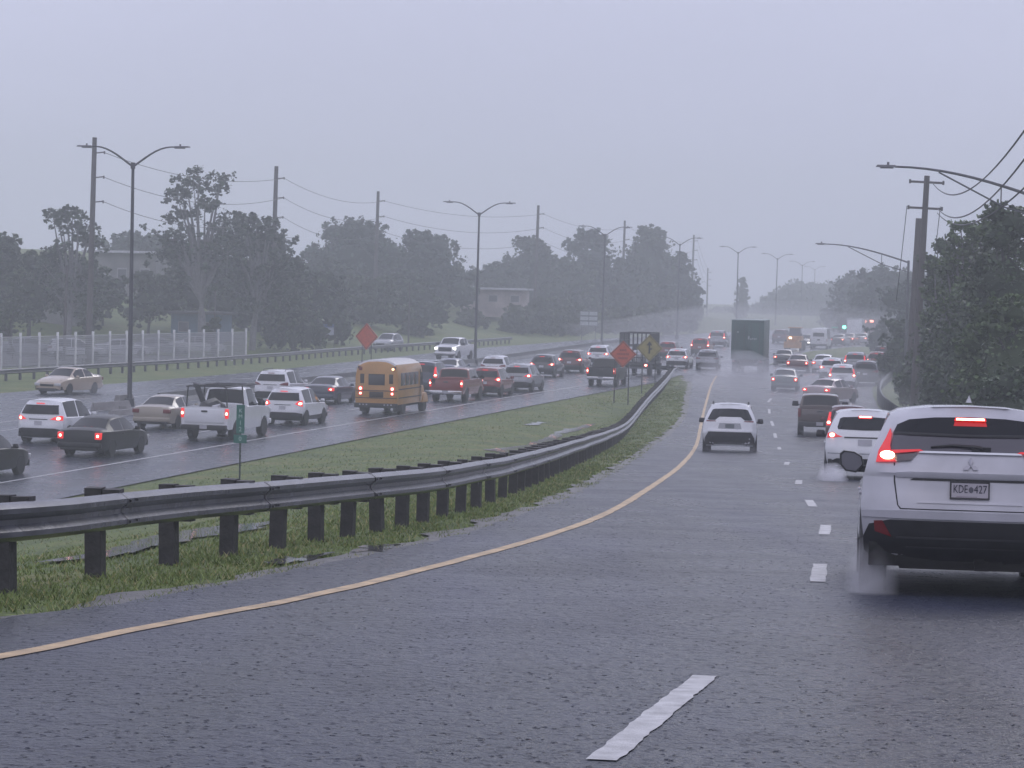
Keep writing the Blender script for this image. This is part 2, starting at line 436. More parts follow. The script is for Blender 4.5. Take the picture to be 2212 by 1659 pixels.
puddle([(90, 1216), (220, 1195), (330, 1160), (470, 1138), (600, 1128), (560, 1146), (420, 1166), (290, 1192), (190, 1212)], 1)
puddle([(1045, 972), (1120, 968), (1170, 950), (1205, 936), (1215, 942), (1195, 955), (1150, 973)], 2)
puddle([(1200, 933), (1270, 917), (1290, 916), (1250, 930), (1215, 938)], 3)
puddle([(860, 1040), (930, 1030), (1000, 1022), (985, 1030), (900, 1043)], 4)
puddle([(560, 1222), (640, 1204), (705, 1196), (700, 1206), (620, 1222)], 5)
puddle([(750, 1196), (800, 1186), (860, 1176), (850, 1185), (790, 1198)], 6)
puddle([(1130, 918), (1160, 913), (1180, 914), (1150, 920)], 7)

# ---------------------------------------------------------------- grass blades on the verge and the slope (one mass)
BL = [mat('grass blade dark', (.11, .16, .036), .6), mat('grass blade mid', (.19, .25, .060), .6), mat('grass blade straw', (.33, .30, .12), .6)]
mb = MB()
def blade(x, y, h, wd):
    z = H(x, y)+.0; a = random.uniform(0, 6.28); dx, dy = math.cos(a)*wd, math.sin(a)*wd
    b = random.uniform(0, 6.28); l = h*random.uniform(.6, 1.8)
    mb.cur = random.choices((0, 1, 2), (4, 5, 1.6))[0]
    mb.add([(x-dx, y-dy, z-.02), (x+dx, y+dy, z-.02), (x+math.cos(b)*l, y+math.sin(b)*l, z+h)], [(0, 1, 2)])
for i in range(95000):
    y = (8+(random.random()**1.7)*96)*K
    a, b = xn(y), xl(y)
    x = random.uniform(max(a+.2, -y*.42/K-1), b+.12) if random.random() < .45 else b+.15-abs(random.gauss(0, 1.9))
    if x < a+.1: continue
    dn = noise.noise(Vector((x*.9, y*.9, 5)))
    if dn < -.15 and random.random() < .85: continue
    if x > b-1.2 and noise.noise(Vector((x*2.2, y*.7, 9))) > .12 and random.random() < .8: continue
    s_ = .5+dn
    blade(x, y, random.uniform(.012, .034)*(1+max(0, s_)*1.0)*(1 if y < 100 else .7), .004+y*.0002)
for i in range(42000):
    y = (8.5+(random.random()**1.6)*30)*K; b = xl(y); x = b+.1-abs(random.gauss(0, 1.7))
    if x < xn(y)+.1 or (x > b-.5 and noise.noise(Vector((x*2.2, y*.7, 9))) > .1): continue
    blade(x, y, random.uniform(.008, .026), .005+y*.00015)
tag(mb.build('verge_grass', BL, recalc=False), 'short wet grass and weeds along the verge and median slope', 'grass', kind='stuff')

# ---------------------------------------------------------------- guardrails
def path_pts(tab, step):
    P = [Vector((p[0], p[1], 0)) for p in tab]; o = [P[0].copy()]; acc = 0
    for a, b in zip(P, P[1:]):
        L = (b-a).length; t = step-acc
        while t <= L: o.append(a.lerp(b, t/L)); t += step
        acc = L-(t-step)
    return o
WPROF = [(-.005, .31), (.035, .295), (.078, .265), (.078, .225), (.02, .175), (.02, .135), (.078, .085), (.078, .045), (.035, .015), (-.005, 0)]
def wrail(pts, side, zb, dzf, name, root, m=GALV):
    """pts: list of Vector xy; side: +1 bulge to the right of travel"""
    mb = MB(); k = len(WPROF)
    for i, p in enumerate(pts):
        d = (pts[min(i+1, len(pts)-1)]-pts[max(i-1, 0)]).normalized(); n = Vector((d.y, -d.x, 0))*side
        dent = noise.noise(Vector((p.x*.6, p.y*.6, 2)))*.012+noise.noise(Vector((p.x*2.3, p.y*2.3, 7)))*.006; zj = noise.noise(Vector((p.x*.25, p.y*.25, 8)))*.012; p = p+n*dent; zb_ = zb+zj
        for dx, dz in WPROF:
            q = p+n*dx; mb.v.append((q.x, q.y, dzf(p)+zb_+dz))
        for dx, dz in WPROF:
            q = p+n*(dx-.006); mb.v.append((q.x, q.y, dzf(p)+zb_+dz))
    for i in range(len(pts)-1):
        for j in range(k-1):
            a = i*2*k+j; mb.f.append((a, a+1, a+2*k+1, a+2*k)); mb.mi.append(0)
            a += k; mb.f.append((a, a+2*k, a+2*k+1, a+1)); mb.mi.append(0)
        for j in (0, k-1):
            a = i*2*k+j; mb.f.append((a, a+2*k, a+3*k, a+k)); mb.mi.append(0)
    return mb.build(name, m, root, smooth=True, recalc=False, angle=25)
GR = smooth_tab(KY([(-6.2, 8.2), (-3.85, 11.3), (-3.3, 13.2), (-2.4, 15.2), (-1.75, 16.9), (-.95, 18.9), (.1, 24), (1.75, 36.5), (3.9, 54), (6.5, 74), (9.6, 93), (11.7, 107)]), 2)
zf = lambda p: zr(p.y)
root = empty('guardrail', (GR[3][0], GR[3][1], zr(GR[3][1])), 0, 'long W beam steel guardrail curving along the grass median between the ramp and the highway', 'guardrail')
off = Vector(root.location)
def relocate(o, off):
    for v in o.data.vertices: v.co -= off
    return o
gp = path_pts(GR, .5)
endc = gp[-1]
hook = [endc+Vector((.3, 1.8, 0)), endc+Vector((.2, 3.8, 0)), endc+Vector((-.4, 5.4, 0)), endc+Vector((-1.3, 6.2, 0))]
relocate(wrail(gp+hook, 1, .42, zf, 'rail', root), off)
# splice bolts on the nearest rail lengths
for i in range(10, 90, 8):
    p = gp[i]; d = (gp[i+1]-gp[i]).normalized(); n = Vector((d.y, -d.x, 0))
    for k in (-1, 1):
        for zb in (.245, .065):
            mb = MB(); mb.box(p+d*k*.09+n*.080+Vector((0, 0, zr(p.y)+.42+zb))-off, (.03, .03, .02)); mb.build('splice_bolt', BLK, root)
    mb = MB(); q0, q1 = p-d*.16, p-d*.12
    for q in (q0, q1):
        qq = q+n*(noise.noise(Vector((q.x*.6, q.y*.6, 2)))*.012+.008); zj = noise.noise(Vector((q.x*.25, q.y*.25, 8)))*.012
        for dx, dz in WPROF: mb.v.append((qq.x+n.x*dx-off.x, qq.y+n.y*dx-off.y, zr(q.y)+.42+zj+dz-off.z))
    kk = len(WPROF); mb.f = [(j_, j_+1, j_+1+kk, j_+kk) for j_ in range(kk-1)]; mb.mi = [0]*(kk-1); mb.build('splice_edge', GALVD, root, recalc=False)
xs = [-180, 20, 218, 373, 502, 610, 692, 760, 824, 877, 922, 965, 1003, 1037, 1067, 1093, 1115]
fine = path_pts(GR, .05); pp = []
for X in xs:
    best = min(fine[2:-2], key=lambda p: abs((1106+FPX*(p.x-.24)/(p.y+.09))-X) + (0 if p.y < 26*K else 999)); pp.append(best)
i0 = fine.index(pp[-1]); pp += fine[i0+36::37]
proto = None
def gpost(p, root, off, side=1, proto=None, wood=True, name='post', h=.78):
    d = min(range(len(fine)), key=lambda i: (fine[i]-p).length) if side == 1 else 0
    return None
def post_meshes():
    mb = MB(); mb.box((0, 0, .14), (.15, .135, 1.24)); a = mb.build('post', WOODP)
    mb = MB(); mb.box((0, 0, .60), (.155, .13, .34)); b = mb.build('block', WOODP)
    return a, b
pa, pb = post_meshes(); pa.parent = root; pb.parent = pa
for i, p in enumerate(pp):
    j = fine.index(p); d = (fine[min(j+1, len(fine)-1)]-fine[max(j-1, 0)]).normalized(); n = Vector((d.y, -d.x, 0))
    if i == 0: o, ch = pa, pb
    else:
        o = pa.copy(); COL.objects.link(o); o.parent = root; ch = pb.copy(); COL.objects.link(ch); ch.parent = o
    q = p-n*.26; o.location = Vector((q.x, q.y, zr(p.y)+random.uniform(-.015, .015)))-off
    o.rotation_euler = (random.uniform(-.03, .03), random.uniform(-.035, .035), math.atan2(n.y, n.x)+random.uniform(-.06, .06))
    ch.location = (.167, 0, -.02)

def rail_thing(tab, side, label, step_post, zfun, hgt=.42, m=GALV):
    pts = path_pts(smooth_tab(KY(tab), 1), 1.0); off = Vector((pts[0].x, pts[0].y, zfun(pts[0])))
    root = empty('guardrail', off, 0, label, 'guardrail')
    relocate(wrail(pts, side, hgt, zfun, 'rail', root, m), off)
    mb = MB(); mb.box((0, 0, .3), (.12, .15, .86)); base = mb.build('post', GALVD); base.parent = root
    st = int(step_post); k = 0
    for i in range(0, len(pts), st):
        p = pts[i]; d = (pts[min(i+1, len(pts)-1)]-pts[max(i-1, 0)]).normalized(); n = Vector((d.y, -d.x, 0))*side
        o = base if k == 0 else base.copy()
        if k: COL.objects.link(o); o.parent = root
        q = p-n*.08; o.location = Vector((q.x, q.y, zfun(p)))-off; o.rotation_euler = (0, 0, math.atan2(d.y, d.x)); k += 1
    return root
rail_thing([(-48, 52), (-30.9, 89), (-19.6, 113.3), (-13.6, 131.4), (-6.9, 146), (0, 163)], 1, 'far side steel guardrail running in front of the white fence and grassy bank', 2,
           lambda p: H(p.x, p.y), .40)
rail_thing([(36, 126), (29.2, 113), (25.4, 101.5), (22.8, 92), (21.0, 84), (19.9, 76.5), (17.5, 62), (15.7, 50), (13.5, 34), (11.8, 22)], -1, 'grey guardrail bending round the trees on the right shoulder of the ramp', 2,
           lambda p: zr(p.y), .42)
# concrete median barrier along the lamp line
LL = KY([(-19.0, 73.6), (-2.98, 117.6), (9.57, 160), (21, 190), (34, 226), (47, 266), (64, 330), (80, 395)])
def lampx(y): return lerp_tab(LL, y)
pts = [Vector((lampx(y*K), y*K, 0)) for y in frange(76, 186, 2)]
mb = MB(); pr = [(-.26, 0), (-.20, .1), (-.09, .25), (-.075, .56), (.075, .56), (.09, .25), (.20, .1), (.26, 0)]
off = pts[0].copy()
for i, p in enumerate(pts):
    d = (pts[min(i+1, len(pts)-1)]-pts[max(i-1, 0)]).normalized(); n = Vector((d.y, -d.x, 0))
    for dx, z in pr: q = p+n*dx-off; mb.v.append((q.x, q.y, z))
k = len(pr)
for i in range(len(pts)-1):
    for j in range(k-1): a = i*k+j; mb.f.append((a, a+1, a+k+1, a+k)); mb.mi.append(0)
mb.f += [tuple(range(k)), tuple((len(pts)-1)*k+j for j in range(k))[::-1]]; mb.mi += [0, 0]
o = mb.build('median_barrier', mat('dark wet concrete', (.10, .10, .105), .45, var=.3, vscale=1.2)); o.location = off
tag(o, 'low wet concrete barrier running under the lamp posts between the two directions of traffic', 'barrier')
# broken barrier blocks by the first lamp
for k, (u, v, l, hgt, rz, lab) in enumerate([(268, 880, 1.5, .62, 1.2, 'upright broken concrete barrier block just left of the nearest lamp post'),
        (240, 888, 2.0, .45, .5, 'pale toppled concrete block lying farthest left of the nearest lamp post'),
        (275, 898, 2.2, .3, .9, 'flat concrete slab on the road below the upright broken block')]):
    p = hit(u, v); mb = MB(); mb.box((0, 0, hgt/2), (l, .5, hgt), taper=(.9, .45)); mb.box((l*.25, .0, hgt*.3), (.3, .56, .2))
    o = mb.build('concrete_block', CONC, loc=p); o.rotation_euler = (0, random.uniform(-.1, .1), rz); tag(o, lab, 'block', 'broken concrete blocks by the lamp post')

# ---------------------------------------------------------------- vehicles
def wheel_data(r, wd, key):
    t = MB(); h = wd/2
    t.lathe_x([(-h, r*.66), (-h, r*.93), (-h*.8, r), (h*.8, r), (h, r*.93), (h, r*.66)], 26)
    m = MB(); m.lathe_x([(-h*.5, r*.66), (h*.62, r*.66), (h*.62, r*.60), (h*.2, r*.57), (h*.18, .03)], 22)
    for k in range(5):
        a = 2*math.pi*k/5; rot = Matrix.Rotation(a, 3, 'X')
        m.box(rot @ Vector((h*.5, 0, r*.36)), (h*.25, r*.16, r*.56), rot=rot)
    m.lathe_x([(h*.3, r*.14), (h*.75, r*.12)], 10)
    return t, m
WCACHE = {}
def add_wheels(root, r, wd, track, ys, steel=False):
    key = (r, wd, steel)
    if key not in WCACHE:
        t, m = wheel_data(r, wd, key)
        to = t.build('wheel', RUB, smooth=True); ro = m.build('rim', CHA if steel else RIM, smooth=True)
        WCACHE[key] = (to.data, ro.data); bpy.data.objects.remove(to); bpy.data.objects.remove(ro)
    for y in ys:
        for s in (-1, 1):
            o = bpy.data.objects.new('wheel', WCACHE[key][0]); COL.objects.link(o); o.parent = root
            o.location = (s*(track-wd/2), y, r); o.rotation_euler = (random.uniform(0, 6), 0, 0 if s > 0 else math.pi)
            ri = bpy.data.objects.new('rim', WCACHE[key][1]); COL.objects.link(ri); ri.parent = o

def itp(tab, y, k):
    if y <= tab[0][0]: return tab[0][k]
    for a, b in zip(tab, tab[1:]):
        if y <= b[0]:
            t = (y-a[0])/max(1e-6, b[0]-a[0]); return a[k]+(b[k]-a[k])*t
    return tab[-1][k]
def ring(y, tab, wheels, rr, bed=None):
    """half cross-section of the body at y: list of (x, z)"""
    zb, zs, zt, w_, wr = (itp(tab, y, k) for k in range(1, 6))
    za = zb
    for wy in wheels:
        d = abs(y-wy)
        if d <= rr+1e-6: za = max(za, rr-.06+math.sqrt(max(0, rr*rr-d*d))*.98)
    h = max(.0, zt-zs); lo = max(za+.015, zb+.2); md = max(lo+.01, zb+(zs-zb)*.62)
    z5 = zt-min(.06, .35*h); z6 = zt-min(.012, .1*h)
    x4 = w_-.045; x5 = min(wr, x4-.01) if h > .12 else x4-.04
    pts = [(w_-.035, za), (w_-.006, lo), (w_, md), (w_-.018, max(zs, md+.01)), (x4, zs+min(.03, .2*h+.004)), (x5, z5), (x5-.085, z6), (x5*.5, zt+.022), (0, zt+.03)]
    if bed and bed[0] <= y <= bed[1]:
        fl = zs-.46
        pts = pts[:4]+[(w_-.075, zs), (w_-.08, fl), (w_-.12, fl), (w_*.5, fl), (0, fl)]
    return pts
def car_body(root, P, tab, glass, wheels, rr, first=None, bed=None, gm=GLASS, extra=(), bottom_m=None, cap=True, clad=False, rear_lo=0):
    """loft along y; glass = list of (part name, y0, y1, kind) with kind 'side' or 'top'"""
    L = tab[-1][0]
    ys = {0, L}
    for t in tab: ys.add(t[0])
    for wy in wheels:
        for k in (-1, -.92, -.7, -.38, 0, .38, .7, .92, 1): ys.add(wy+rr*k)
    for g in glass: ys.add(g[1]); ys.add(g[2])
    for e in extra: ys.add(e)
    y0 = first[0] if first else 0
    ys = sorted(y for y in ys if y0 <= y <= L)
    yy = [ys[0]]
    for y in ys[1:]:
        if y-yy[-1] > .004: yy.append(y)
    rows = [[(x, y, z) for x, z in ring(y, tab, wheels, rr, bed)] for y in yy]
    if first: rows.insert(0, first[1])
    parts = {}
    n = 9; V = []
    for r_ in rows:
        V += [Vector(p) for p in r_]+[Vector((-p[0], p[1], p[2])) for p in r_[:-1]]
    W_ = 17
    def idx(i, j, s): return i*W_+(j if s > 0 or j == 8 else 9+j)
    body = MB(); gparts = {}
    body.v = [tuple(v) for v in V]
    for i in range(len(rows)-1):
        ym = (rows[i][4][1]+rows[i+1][4][1])/2 if not (first and i == 0) else (rows[i][4][1]+rows[i+1][4][1])/2
        for j in range(8):
            for s in (1, -1):
                q = (idx(i, j, s), idx(i+1, j, s), idx(i+1, j+1, s), idx(i, j+1, s))
                nm = None
                for g in glass:
                    if g[1]-.002 <= ym <= g[2]+.002:
                        if g[3] == 'side' and j == 4: nm = (g[0], s, g[1])
                        if g[3] == 'top' and j >= 6: nm = (g[0], 0, g[1])
                if nm: gparts.setdefault(nm, []).append(q)
                else:
                    body.f.append(q); body.mi.append(1 if (clad and j == 0) else 0)
    m = len(rows)-1
    def capf(i, rev):
        for j in range(7):
            body.f.append((idx(i, j, 1), idx(i, j+1, 1), idx(i, j+1, -1), idx(i, j, -1))); body.mi.append(1 if clad and j == 0 else 0)
        body.f.append((idx(i, 7, 1), idx(i, 8, 1), idx(i, 7, -1))); body.mi.append(0)
    if not first and cap: capf(0, True)
    capf(m, False)
    dy = -L/2
    def shift(o):
        for v in o.data.vertices: v.co.y += dy
        return o
    bo = shift(body.build('body', [P, CHA], root, smooth=True, angle=28))
    # drop unused verts
    for (nm, s, _), qs in gparts.items():
        g = MB(); used = {}
        for q in qs:
            for i in q:
                if i not in used: used[i] = len(g.v); g.v.append(tuple(V[i]))
            g.f.append(tuple(used[i] for i in q)); g.mi.append(0)
        shift(g.build(nm, gm, root, smooth=True))
    # closed dark floor with wheel housings
    u = MB(); zb = min(t[1] for t in tab[1:-1]); w_ = max(t[4] for t in tab)
    u.box((0, 0, zb+.16), (w_*2-.14-2*.27, L-.35, .30))
    ww = sorted(wheels)
    a = .18
    for e0, e1 in zip([a]+[x+rr for x in ww], [x-rr for x in ww]+[L-a]):
        if e1-e0 > .1: u.box((0, (e0+e1)/2+dy, zb+.13), (w_*2-.16, e1-e0, .20))
    u.box((0, 0, min(itp(tab, L/2, 2)-.1, zb+.55)), (w_*2-.4, L-.7, .05))
    u.build('underbody', UND, root)
    return bo
def bx(root, name, c, d, m, rot=None, bevel=.0, taper=None):
    mb = MB(); mb.box(c, d, rot=rot, taper=taper); o = mb.build(name, m, root)
    if bevel:
        bm = bmesh.new(); bm.from_mesh(o.data)
        bmesh.ops.bevel(bm, geom=list(bm.edges), offset=bevel, segments=2, affect='EDGES', profile=.6)
        for f in bm.faces: f.smooth = True
        bm.to_mesh(o.data); bm.free()
    return o
def mirror_parts(root, w_, y, z, P, big=1.0):
    for s in (-1, 1):
        mb = MB()
        mb.box((s*(w_+.10*big), y, z), (.20*big, .10, .15*big), taper=(.85, .7)); mb.box((s*(w_-.02), y+.02, z-.05), (.16, .06, .05))
        o = mb.build('side_mirror', P, root)
        bm = bmesh.new(); bm.from_mesh(o.data); bmesh.ops.bevel(bm, geom=list(bm.edges), offset=.018, segments=2, affect='EDGES')
        for f in bm.faces: f.smooth = True
        bm.to_mesh(o.data); bm.free()
def lamp(root, name, c, d, lit, hot=None, bev=.02):
    o = bx(root, name, c, d, T_ON if lit else T_OFF, bevel=min(bev, min(d)*.35))
    if lit and hot != 0:
        k = hot or .45
        h = MB(); h.lathe_x([(0, .01), (.0, .5), (.12, .42), (.16, .1)], 14)
        h.v = [(c[0]+p[1]*d[0]*k, c[1]-d[1]/2-p[0]*.12+.004, c[2]+p[2]*min(d[2], d[0]*1.3)*k) for p in h.v]
        h.build('lamp_core', T_HOT, o, smooth=True)
    return o
def front_bits(root, L, w_, zs, lit, P, grille=True, zg=None):
    y = L/2
    for s in (-1, 1):
        o = bx(root, 'headlight', (s*(w_-.24), y-.075, zs-.16), (.34, .17, .15), H_ON if lit else H_OFF, bevel=.03)
    if grille: bx(root, 'grille', (0, y-.01, zs-.20), (w_*.95, .06, .12), BLK, bevel=.01)
    bx(root, 'lower_grille', (0, y-.01, zs-.45), (w_*1.2, .06, .16), BLK, bevel=.02)

def sedan(root, P, lit=True, L=4.65, hw=.89, Ht=1.44, style=0, head=False, high=True):
    k = Ht/1.44
    tab = [(0, .42, .80, .86, hw-.13, .6), (.05, .34, .90, .97, hw-.07, .62), (.22, .30, .94, 1.03, hw-.02, .64), (.72, .27, .93, 1.045, hw, hw-.13),
           (1.38, .25, .92, 1.36*k, hw, .62), (1.72, .24, .92, 1.42*k, hw, .64), (2.45, .24, .91, 1.44*k, hw, .64), (2.72, .24, .90, 1.39*k, hw, .63),
           (3.42, .25, .86, .99, hw, hw-.13), (3.9, .26, .82, .90, hw-.01, .62), (4.35, .28, .73, .80, hw-.06, .6), (4.57, .32, .62, .68, hw-.16, .55), (4.65, .38, .5, .53, hw-.3, .5)]
    tab = [(t[0]*L/4.65, *t[1:]) for t in tab]; q = L/4.65
    wh = (.98*q, 3.68*q); rr = .35
    car_body(root, P, tab, [('rear_window', .74*q, 1.36*q, 'top'), ('windshield', 2.74*q, 3.40*q, 'top'), ('side_window', 1.15*q, 1.98*q, 'side'), ('side_window', 2.06*q, 3.12*q, 'side')], wh, rr)
    add_wheels(root, .325, .21, hw-.01, [w_-L/2 for w_ in wh])
    for s in (-1, 1):
        if style == 0: lamp(root, 'taillight', (s*(hw-.20), -L/2+.075, .82), (.30, .22, .17), lit)
        else: lamp(root, 'taillight', (s*(hw-.17), -L/2+.075, .80), (.22, .22, .24), lit)
    if high: bx(root, 'high_brake_lamp', (0, -L/2+.80*q, 1.085), (.34, .05, .03), T_ON if lit else T_OFF)
    bx(root, 'rear_bumper', (0, -L/2+.07, .46), (hw*1.86, .20, .20), P, bevel=.05)
    bx(root, 'bumper_lip', (0, -L/2+.09, .33), (hw*1.5, .16, .10), BLK, bevel=.02)
    bx(root, 'license_plate', (0, -L/2+.012, .70 if style == 0 else .62), (.32, .02, .15), PLATE)
    bx(root, 'trunk_trim', (0, -L/2+.015, .82), (.7, .02, .03), CHR)
    mirror_parts(root, hw-.02, 3.05*q-L/2, .98, P); front_bits(root, L, hw-.04, .74, head, P)
    for s in (-1, 1): bx(root, 'door_handle', (s*(hw-.003), -.35, .82), (.03, .16, .03), P, bevel=.008)

def surf(prof, bulge=.22, pw=5):
    """rear face of a tall car: prof rows (z, half width, y)"""
    def S(x, z, off=0):
        if z <= prof[0][0]: a = b = prof[0]; t = 0
        else:
            for a, b in zip(prof, prof[1:]):
                if z <= b[0]: break
            t = min(1, (z-a[0])/(b[0]-a[0]))
        w_ = a[1]+(b[1]-a[1])*t; y = a[2]+(b[2]-a[2])*t
        k = min(1, abs(x)/w_)
        return Vector((x, y+bulge*k**pw+.03*k*k-off, z))
    return S
def patch(root, name, poly, S, m, dy, off=.004, thick=0, cuts=10, mirror=False, parent=None):
    sets = [poly]+([[(-x, z) for x, z in poly][::-1]] if mirror else [])
    outs = []
    for pl in sets:
        bm = bmesh.new(); f = bm.faces.new([bm.verts.new((x, 0, z)) for x, z in pl])
        x0, x1 = min(p[0] for p in pl), max(p[0] for p in pl); z0, z1 = min(p[1] for p in pl), max(p[1] for p in pl)
        nx_ = max(2, int(cuts*(x1-x0)/1.2)); nz_ = max(2, int(cuts*(z1-z0)/1.2))
        for k in range(1, nx_):
            bmesh.ops.bisect_plane(bm, geom=list(bm.verts)+list(bm.edges)+list(bm.faces), plane_co=(x0+(x1-x0)*k/nx_, 0, 0), plane_no=(1, 0, 0))
        for k in range(1, nz_):
            bmesh.ops.bisect_plane(bm, geom=list(bm.verts)+list(bm.edges)+list(bm.faces), plane_co=(0, 0, z0+(z1-z0)*k/nz_), plane_no=(0, 0, 1))
        bmesh.ops.triangulate(bm, faces=bm.faces)
        base = [v for v in bm.verts]
        if thick:
            r_ = bmesh.ops.extrude_face_region(bm, geom=list(bm.faces)); top = [e for e in r_['geom'] if isinstance(e, bmesh.types.BMVert)]
        else: top = base
        tops = set(top)
        for v in bm.verts:
            p = S(v.co.x, v.co.z, off if v in tops else off-thick); v.co = Vector((p.x, p.y+dy, p.z))
        bmesh.ops.recalc_face_normals(bm, faces=bm.faces)
        for f in bm.faces: f.smooth = True
        for e in bm.edges:
            if len(e.link_faces) == 2 and e.calc_face_angle(0) > .6: e.smooth = False
        me = bpy.data.meshes.new(name); bm.to_mesh(me); bm.free(); me.materials.append(m)
        o = bpy.data.objects.new(name, me); COL.objects.link(o); o.parent = parent or root; outs.append(o)
    return outs
def suv(root, P, cfg):
    """tall hatch body with a modelled tailgate; cfg gives sizes and the outlines on the rear face"""
    L, hw, Ht = cfg.get('L', 4.5), cfg.get('hw', .9), cfg.get('H', 1.66)
    k = Ht/1.66; dy = -L/2
    prof = cfg.get('prof') or [(.24, hw-.14, .16), (.34, hw-.08, .08), (.50, hw-.04, .02), (.70, hw-.02, 0), (.80, hw-.02, .03), (1.02*k, hw-.035, .06), (1.18*k, hw-.09, .10), (1.40*k, hw-.18, .21), (1.54*k, hw-.26, .30), (1.60*k, hw-.31, .34)]
    S = surf(prof, cfg.get('bulge', .26))
    zt = prof[-1][0]
    zs = [prof[0][0], .42, .72, .98*k, 1.04*k, 1.44*k, zt]
    def edge(z): return S(lerpz(prof, z), z)
    def lerpz(pr, z):
        if z <= pr[0][0]: return pr[0][1]
        for a, b in zip(pr, pr[1:]):
            if z <= b[0]: return a[1]+(b[1]-a[1])*(z-a[0])/(b[0]-a[0])
        return pr[-1][1]
    first = [tuple(edge(z)) for z in zs]
    wt = prof[-1][1]
    first += [tuple(S(wt*.5, zt)+Vector((0, .0, .035))), tuple(S(0, zt)+Vector((0, .0, .045)))]
    q = L/4.5
    tab = [(.60, .28, 1.0*k, 1.62*k, hw-.01, .64+(hw-.9)), (1.1, .25, .98*k, 1.655*k, hw, .66+(hw-.9)), (2.0*q, .25, .96*k, 1.66*k, hw, .66+(hw-.9)), (2.45*q, .25, .95*k, 1.60*k, hw, .65+(hw-.9)),
           (3.22*q, .26, .93*k, 1.10*k, hw, hw-.14), (3.8*q, .27, .90*k, 1.02*k, hw-.02, .64), (4.2*q, .29, .82*k, .93*k, hw-.07, .62), (4.42*q, .34, .70*k, .78*k, hw-.18, .55), (4.5*q, .42, .55, .60, hw-.32, .5)]
    rr = cfg.get('rr', .39); wh = (.84*q, 3.55*q)
    car_body(root, P, tab, [('windshield', 2.48*q, 3.20*q, 'top'), ('side_window', .70, 1.75*q, 'side'), ('side_window', 1.83*q, 2.95*q, 'side')], wh, rr, first=(.60, first), gm=cfg.get('glass', GLASS), clad=cfg.get('clad', True))
    # ring 0 to the .60 station is part of car_body; add the rear face
    mb = MB(); N = 18; rows = []
    zz = sorted(set([p[0] for p in prof]+[.42, .98*k, 1.04*k, 1.44*k]))
    for z in zz:
        w_ = lerpz(prof, z)
        for i in range(N+1):
            x = -w_+2*w_*i/N; p = S(x, z); mb.v.append((p.x, p.y+dy, p.z))
    for j in range(len(zz)-1):
        for i in range(N): a = j*(N+1)+i; mb.f.append((a, a+1, a+N+2, a+N+1)); mb.mi.append(0)
    # spoiler deck joining the top row to the roof crown
    o0 = len(mb.v)
    for i in range(N+1):
        x = -wt+2*wt*i/N; p = S(x, zt); mb.v.append((p.x, p.y+dy+.02, p.z+.045*(1-(abs(x)/wt)**2)))
    a0 = (len(zz)-1)*(N+1)
    for i in range(N): mb.f.append((a0+i, a0+i+1, o0+i+1, o0+i)); mb.mi.append(0)
    mb.build('tailgate_shell', P, root, smooth=True, angle=40)
    add_wheels(root, cfg.get('r', .355), .23, hw-.01, [w_-L/2 for w_ in wh])
    if cfg.get('mirror') != 'custom': mirror_parts(root, hw-.02, 2.95*q-L/2, 1.06*k, cfg.get('mirror', P), 1.1)
    front_bits(root, L, hw-.05, .86*k, cfg.get('head', False), P)
    for s in (-1, 1):
        for y in (1.05*q, 2.15*q): bx(root, 'door_handle', (s*(hw-.004), y+dy, .88*k), (.03, .17, .03), P, bevel=.008)
    if cfg.get('rails'):
        for s in (-1, 1):
            mb = MB(); mb.tube([(s*.60, dy+.75, Ht-.02), (s*.60, dy+.85, Ht+.05), (s*.61, dy+2.3, Ht+.055), (s*.61, dy+2.45, Ht-.03)], .02, 6)
            mb.build('roof_rail', BLK, root)
    return S, dy
def generic_rear(root, P, S, dy, k, hw, lit, style=0, plate=True, high=None, glass=GLASS):
    w1 = hw-.17
    patch(root, 'rear_window', [(-w1, 1.13*k), (w1, 1.13*k), (w1-.10, 1.47*k), (-(w1-.10), 1.47*k)], S, glass, dy, .022, cuts=14)
    if style == 0:
        ls = patch(root, 'taillight', [(hw-.46, .94*k), (hw-.03, .90*k), (hw-.03, 1.06*k), (hw-.10, 1.08*k), (hw-.30, 1.03*k)], S, T_ON if lit else T_OFF, dy, .024, mirror=True)
        c = (hw-.17, .98*k)
    elif style == 1:
        ls = patch(root, 'taillight', [(hw-.20, .86*k), (hw-.02, .86*k), (hw-.13, 1.40*k), (hw-.21, 1.40*k)], S, T_ON if lit else T_OFF, dy, .024, mirror=True)
        c = (hw-.12, .98*k)
    else:
        ls = patch(root, 'taillight', [(hw-.34, .98*k), (hw-.03, .86*k), (hw-.07, 1.14*k), (hw-.20, 1.12*k)], S, T_ON if lit else T_OFF, dy, .024, mirror=True)
        c = (hw-.13, 1.0*k)
    if lit:
        for o, s in zip(ls, (1, -1)):
            patch(root, 'lamp_core', [(s*c[0]+.07*math.cos(a), c[1]+.055*math.sin(a)) for a in [i*math.pi/5 for i in range(10)]], S, T_HOT, dy, .032, parent=o)
    patch(root, 'rear_bumper', [(-hw+.05, .26), (hw-.05, .26), (hw-.04, .56), (hw-.30, .62), (-hw+.30, .62), (-hw+.04, .56)], S, CHA, dy, .022, cuts=14)
    if plate: patch(root, 'license_plate', [(-.155, .74), (.155, .74), (.155, .89), (-.155, .89)], S, PLATE, dy, .02)
    patch(root, 'handle_trim', [(-.38, .925*k), (.38, .925*k), (.38, .955*k), (-.38, .955*k)], S, BLK, dy, .018)
    h = lit if high is None else high
    patch(root, 'high_brake_lamp', [(-.17, 1.515*k), (.17, 1.515*k), (.17, 1.545*k), (-.17, 1.545*k)], S, T_ON if h else T_OFF, dy, .034)

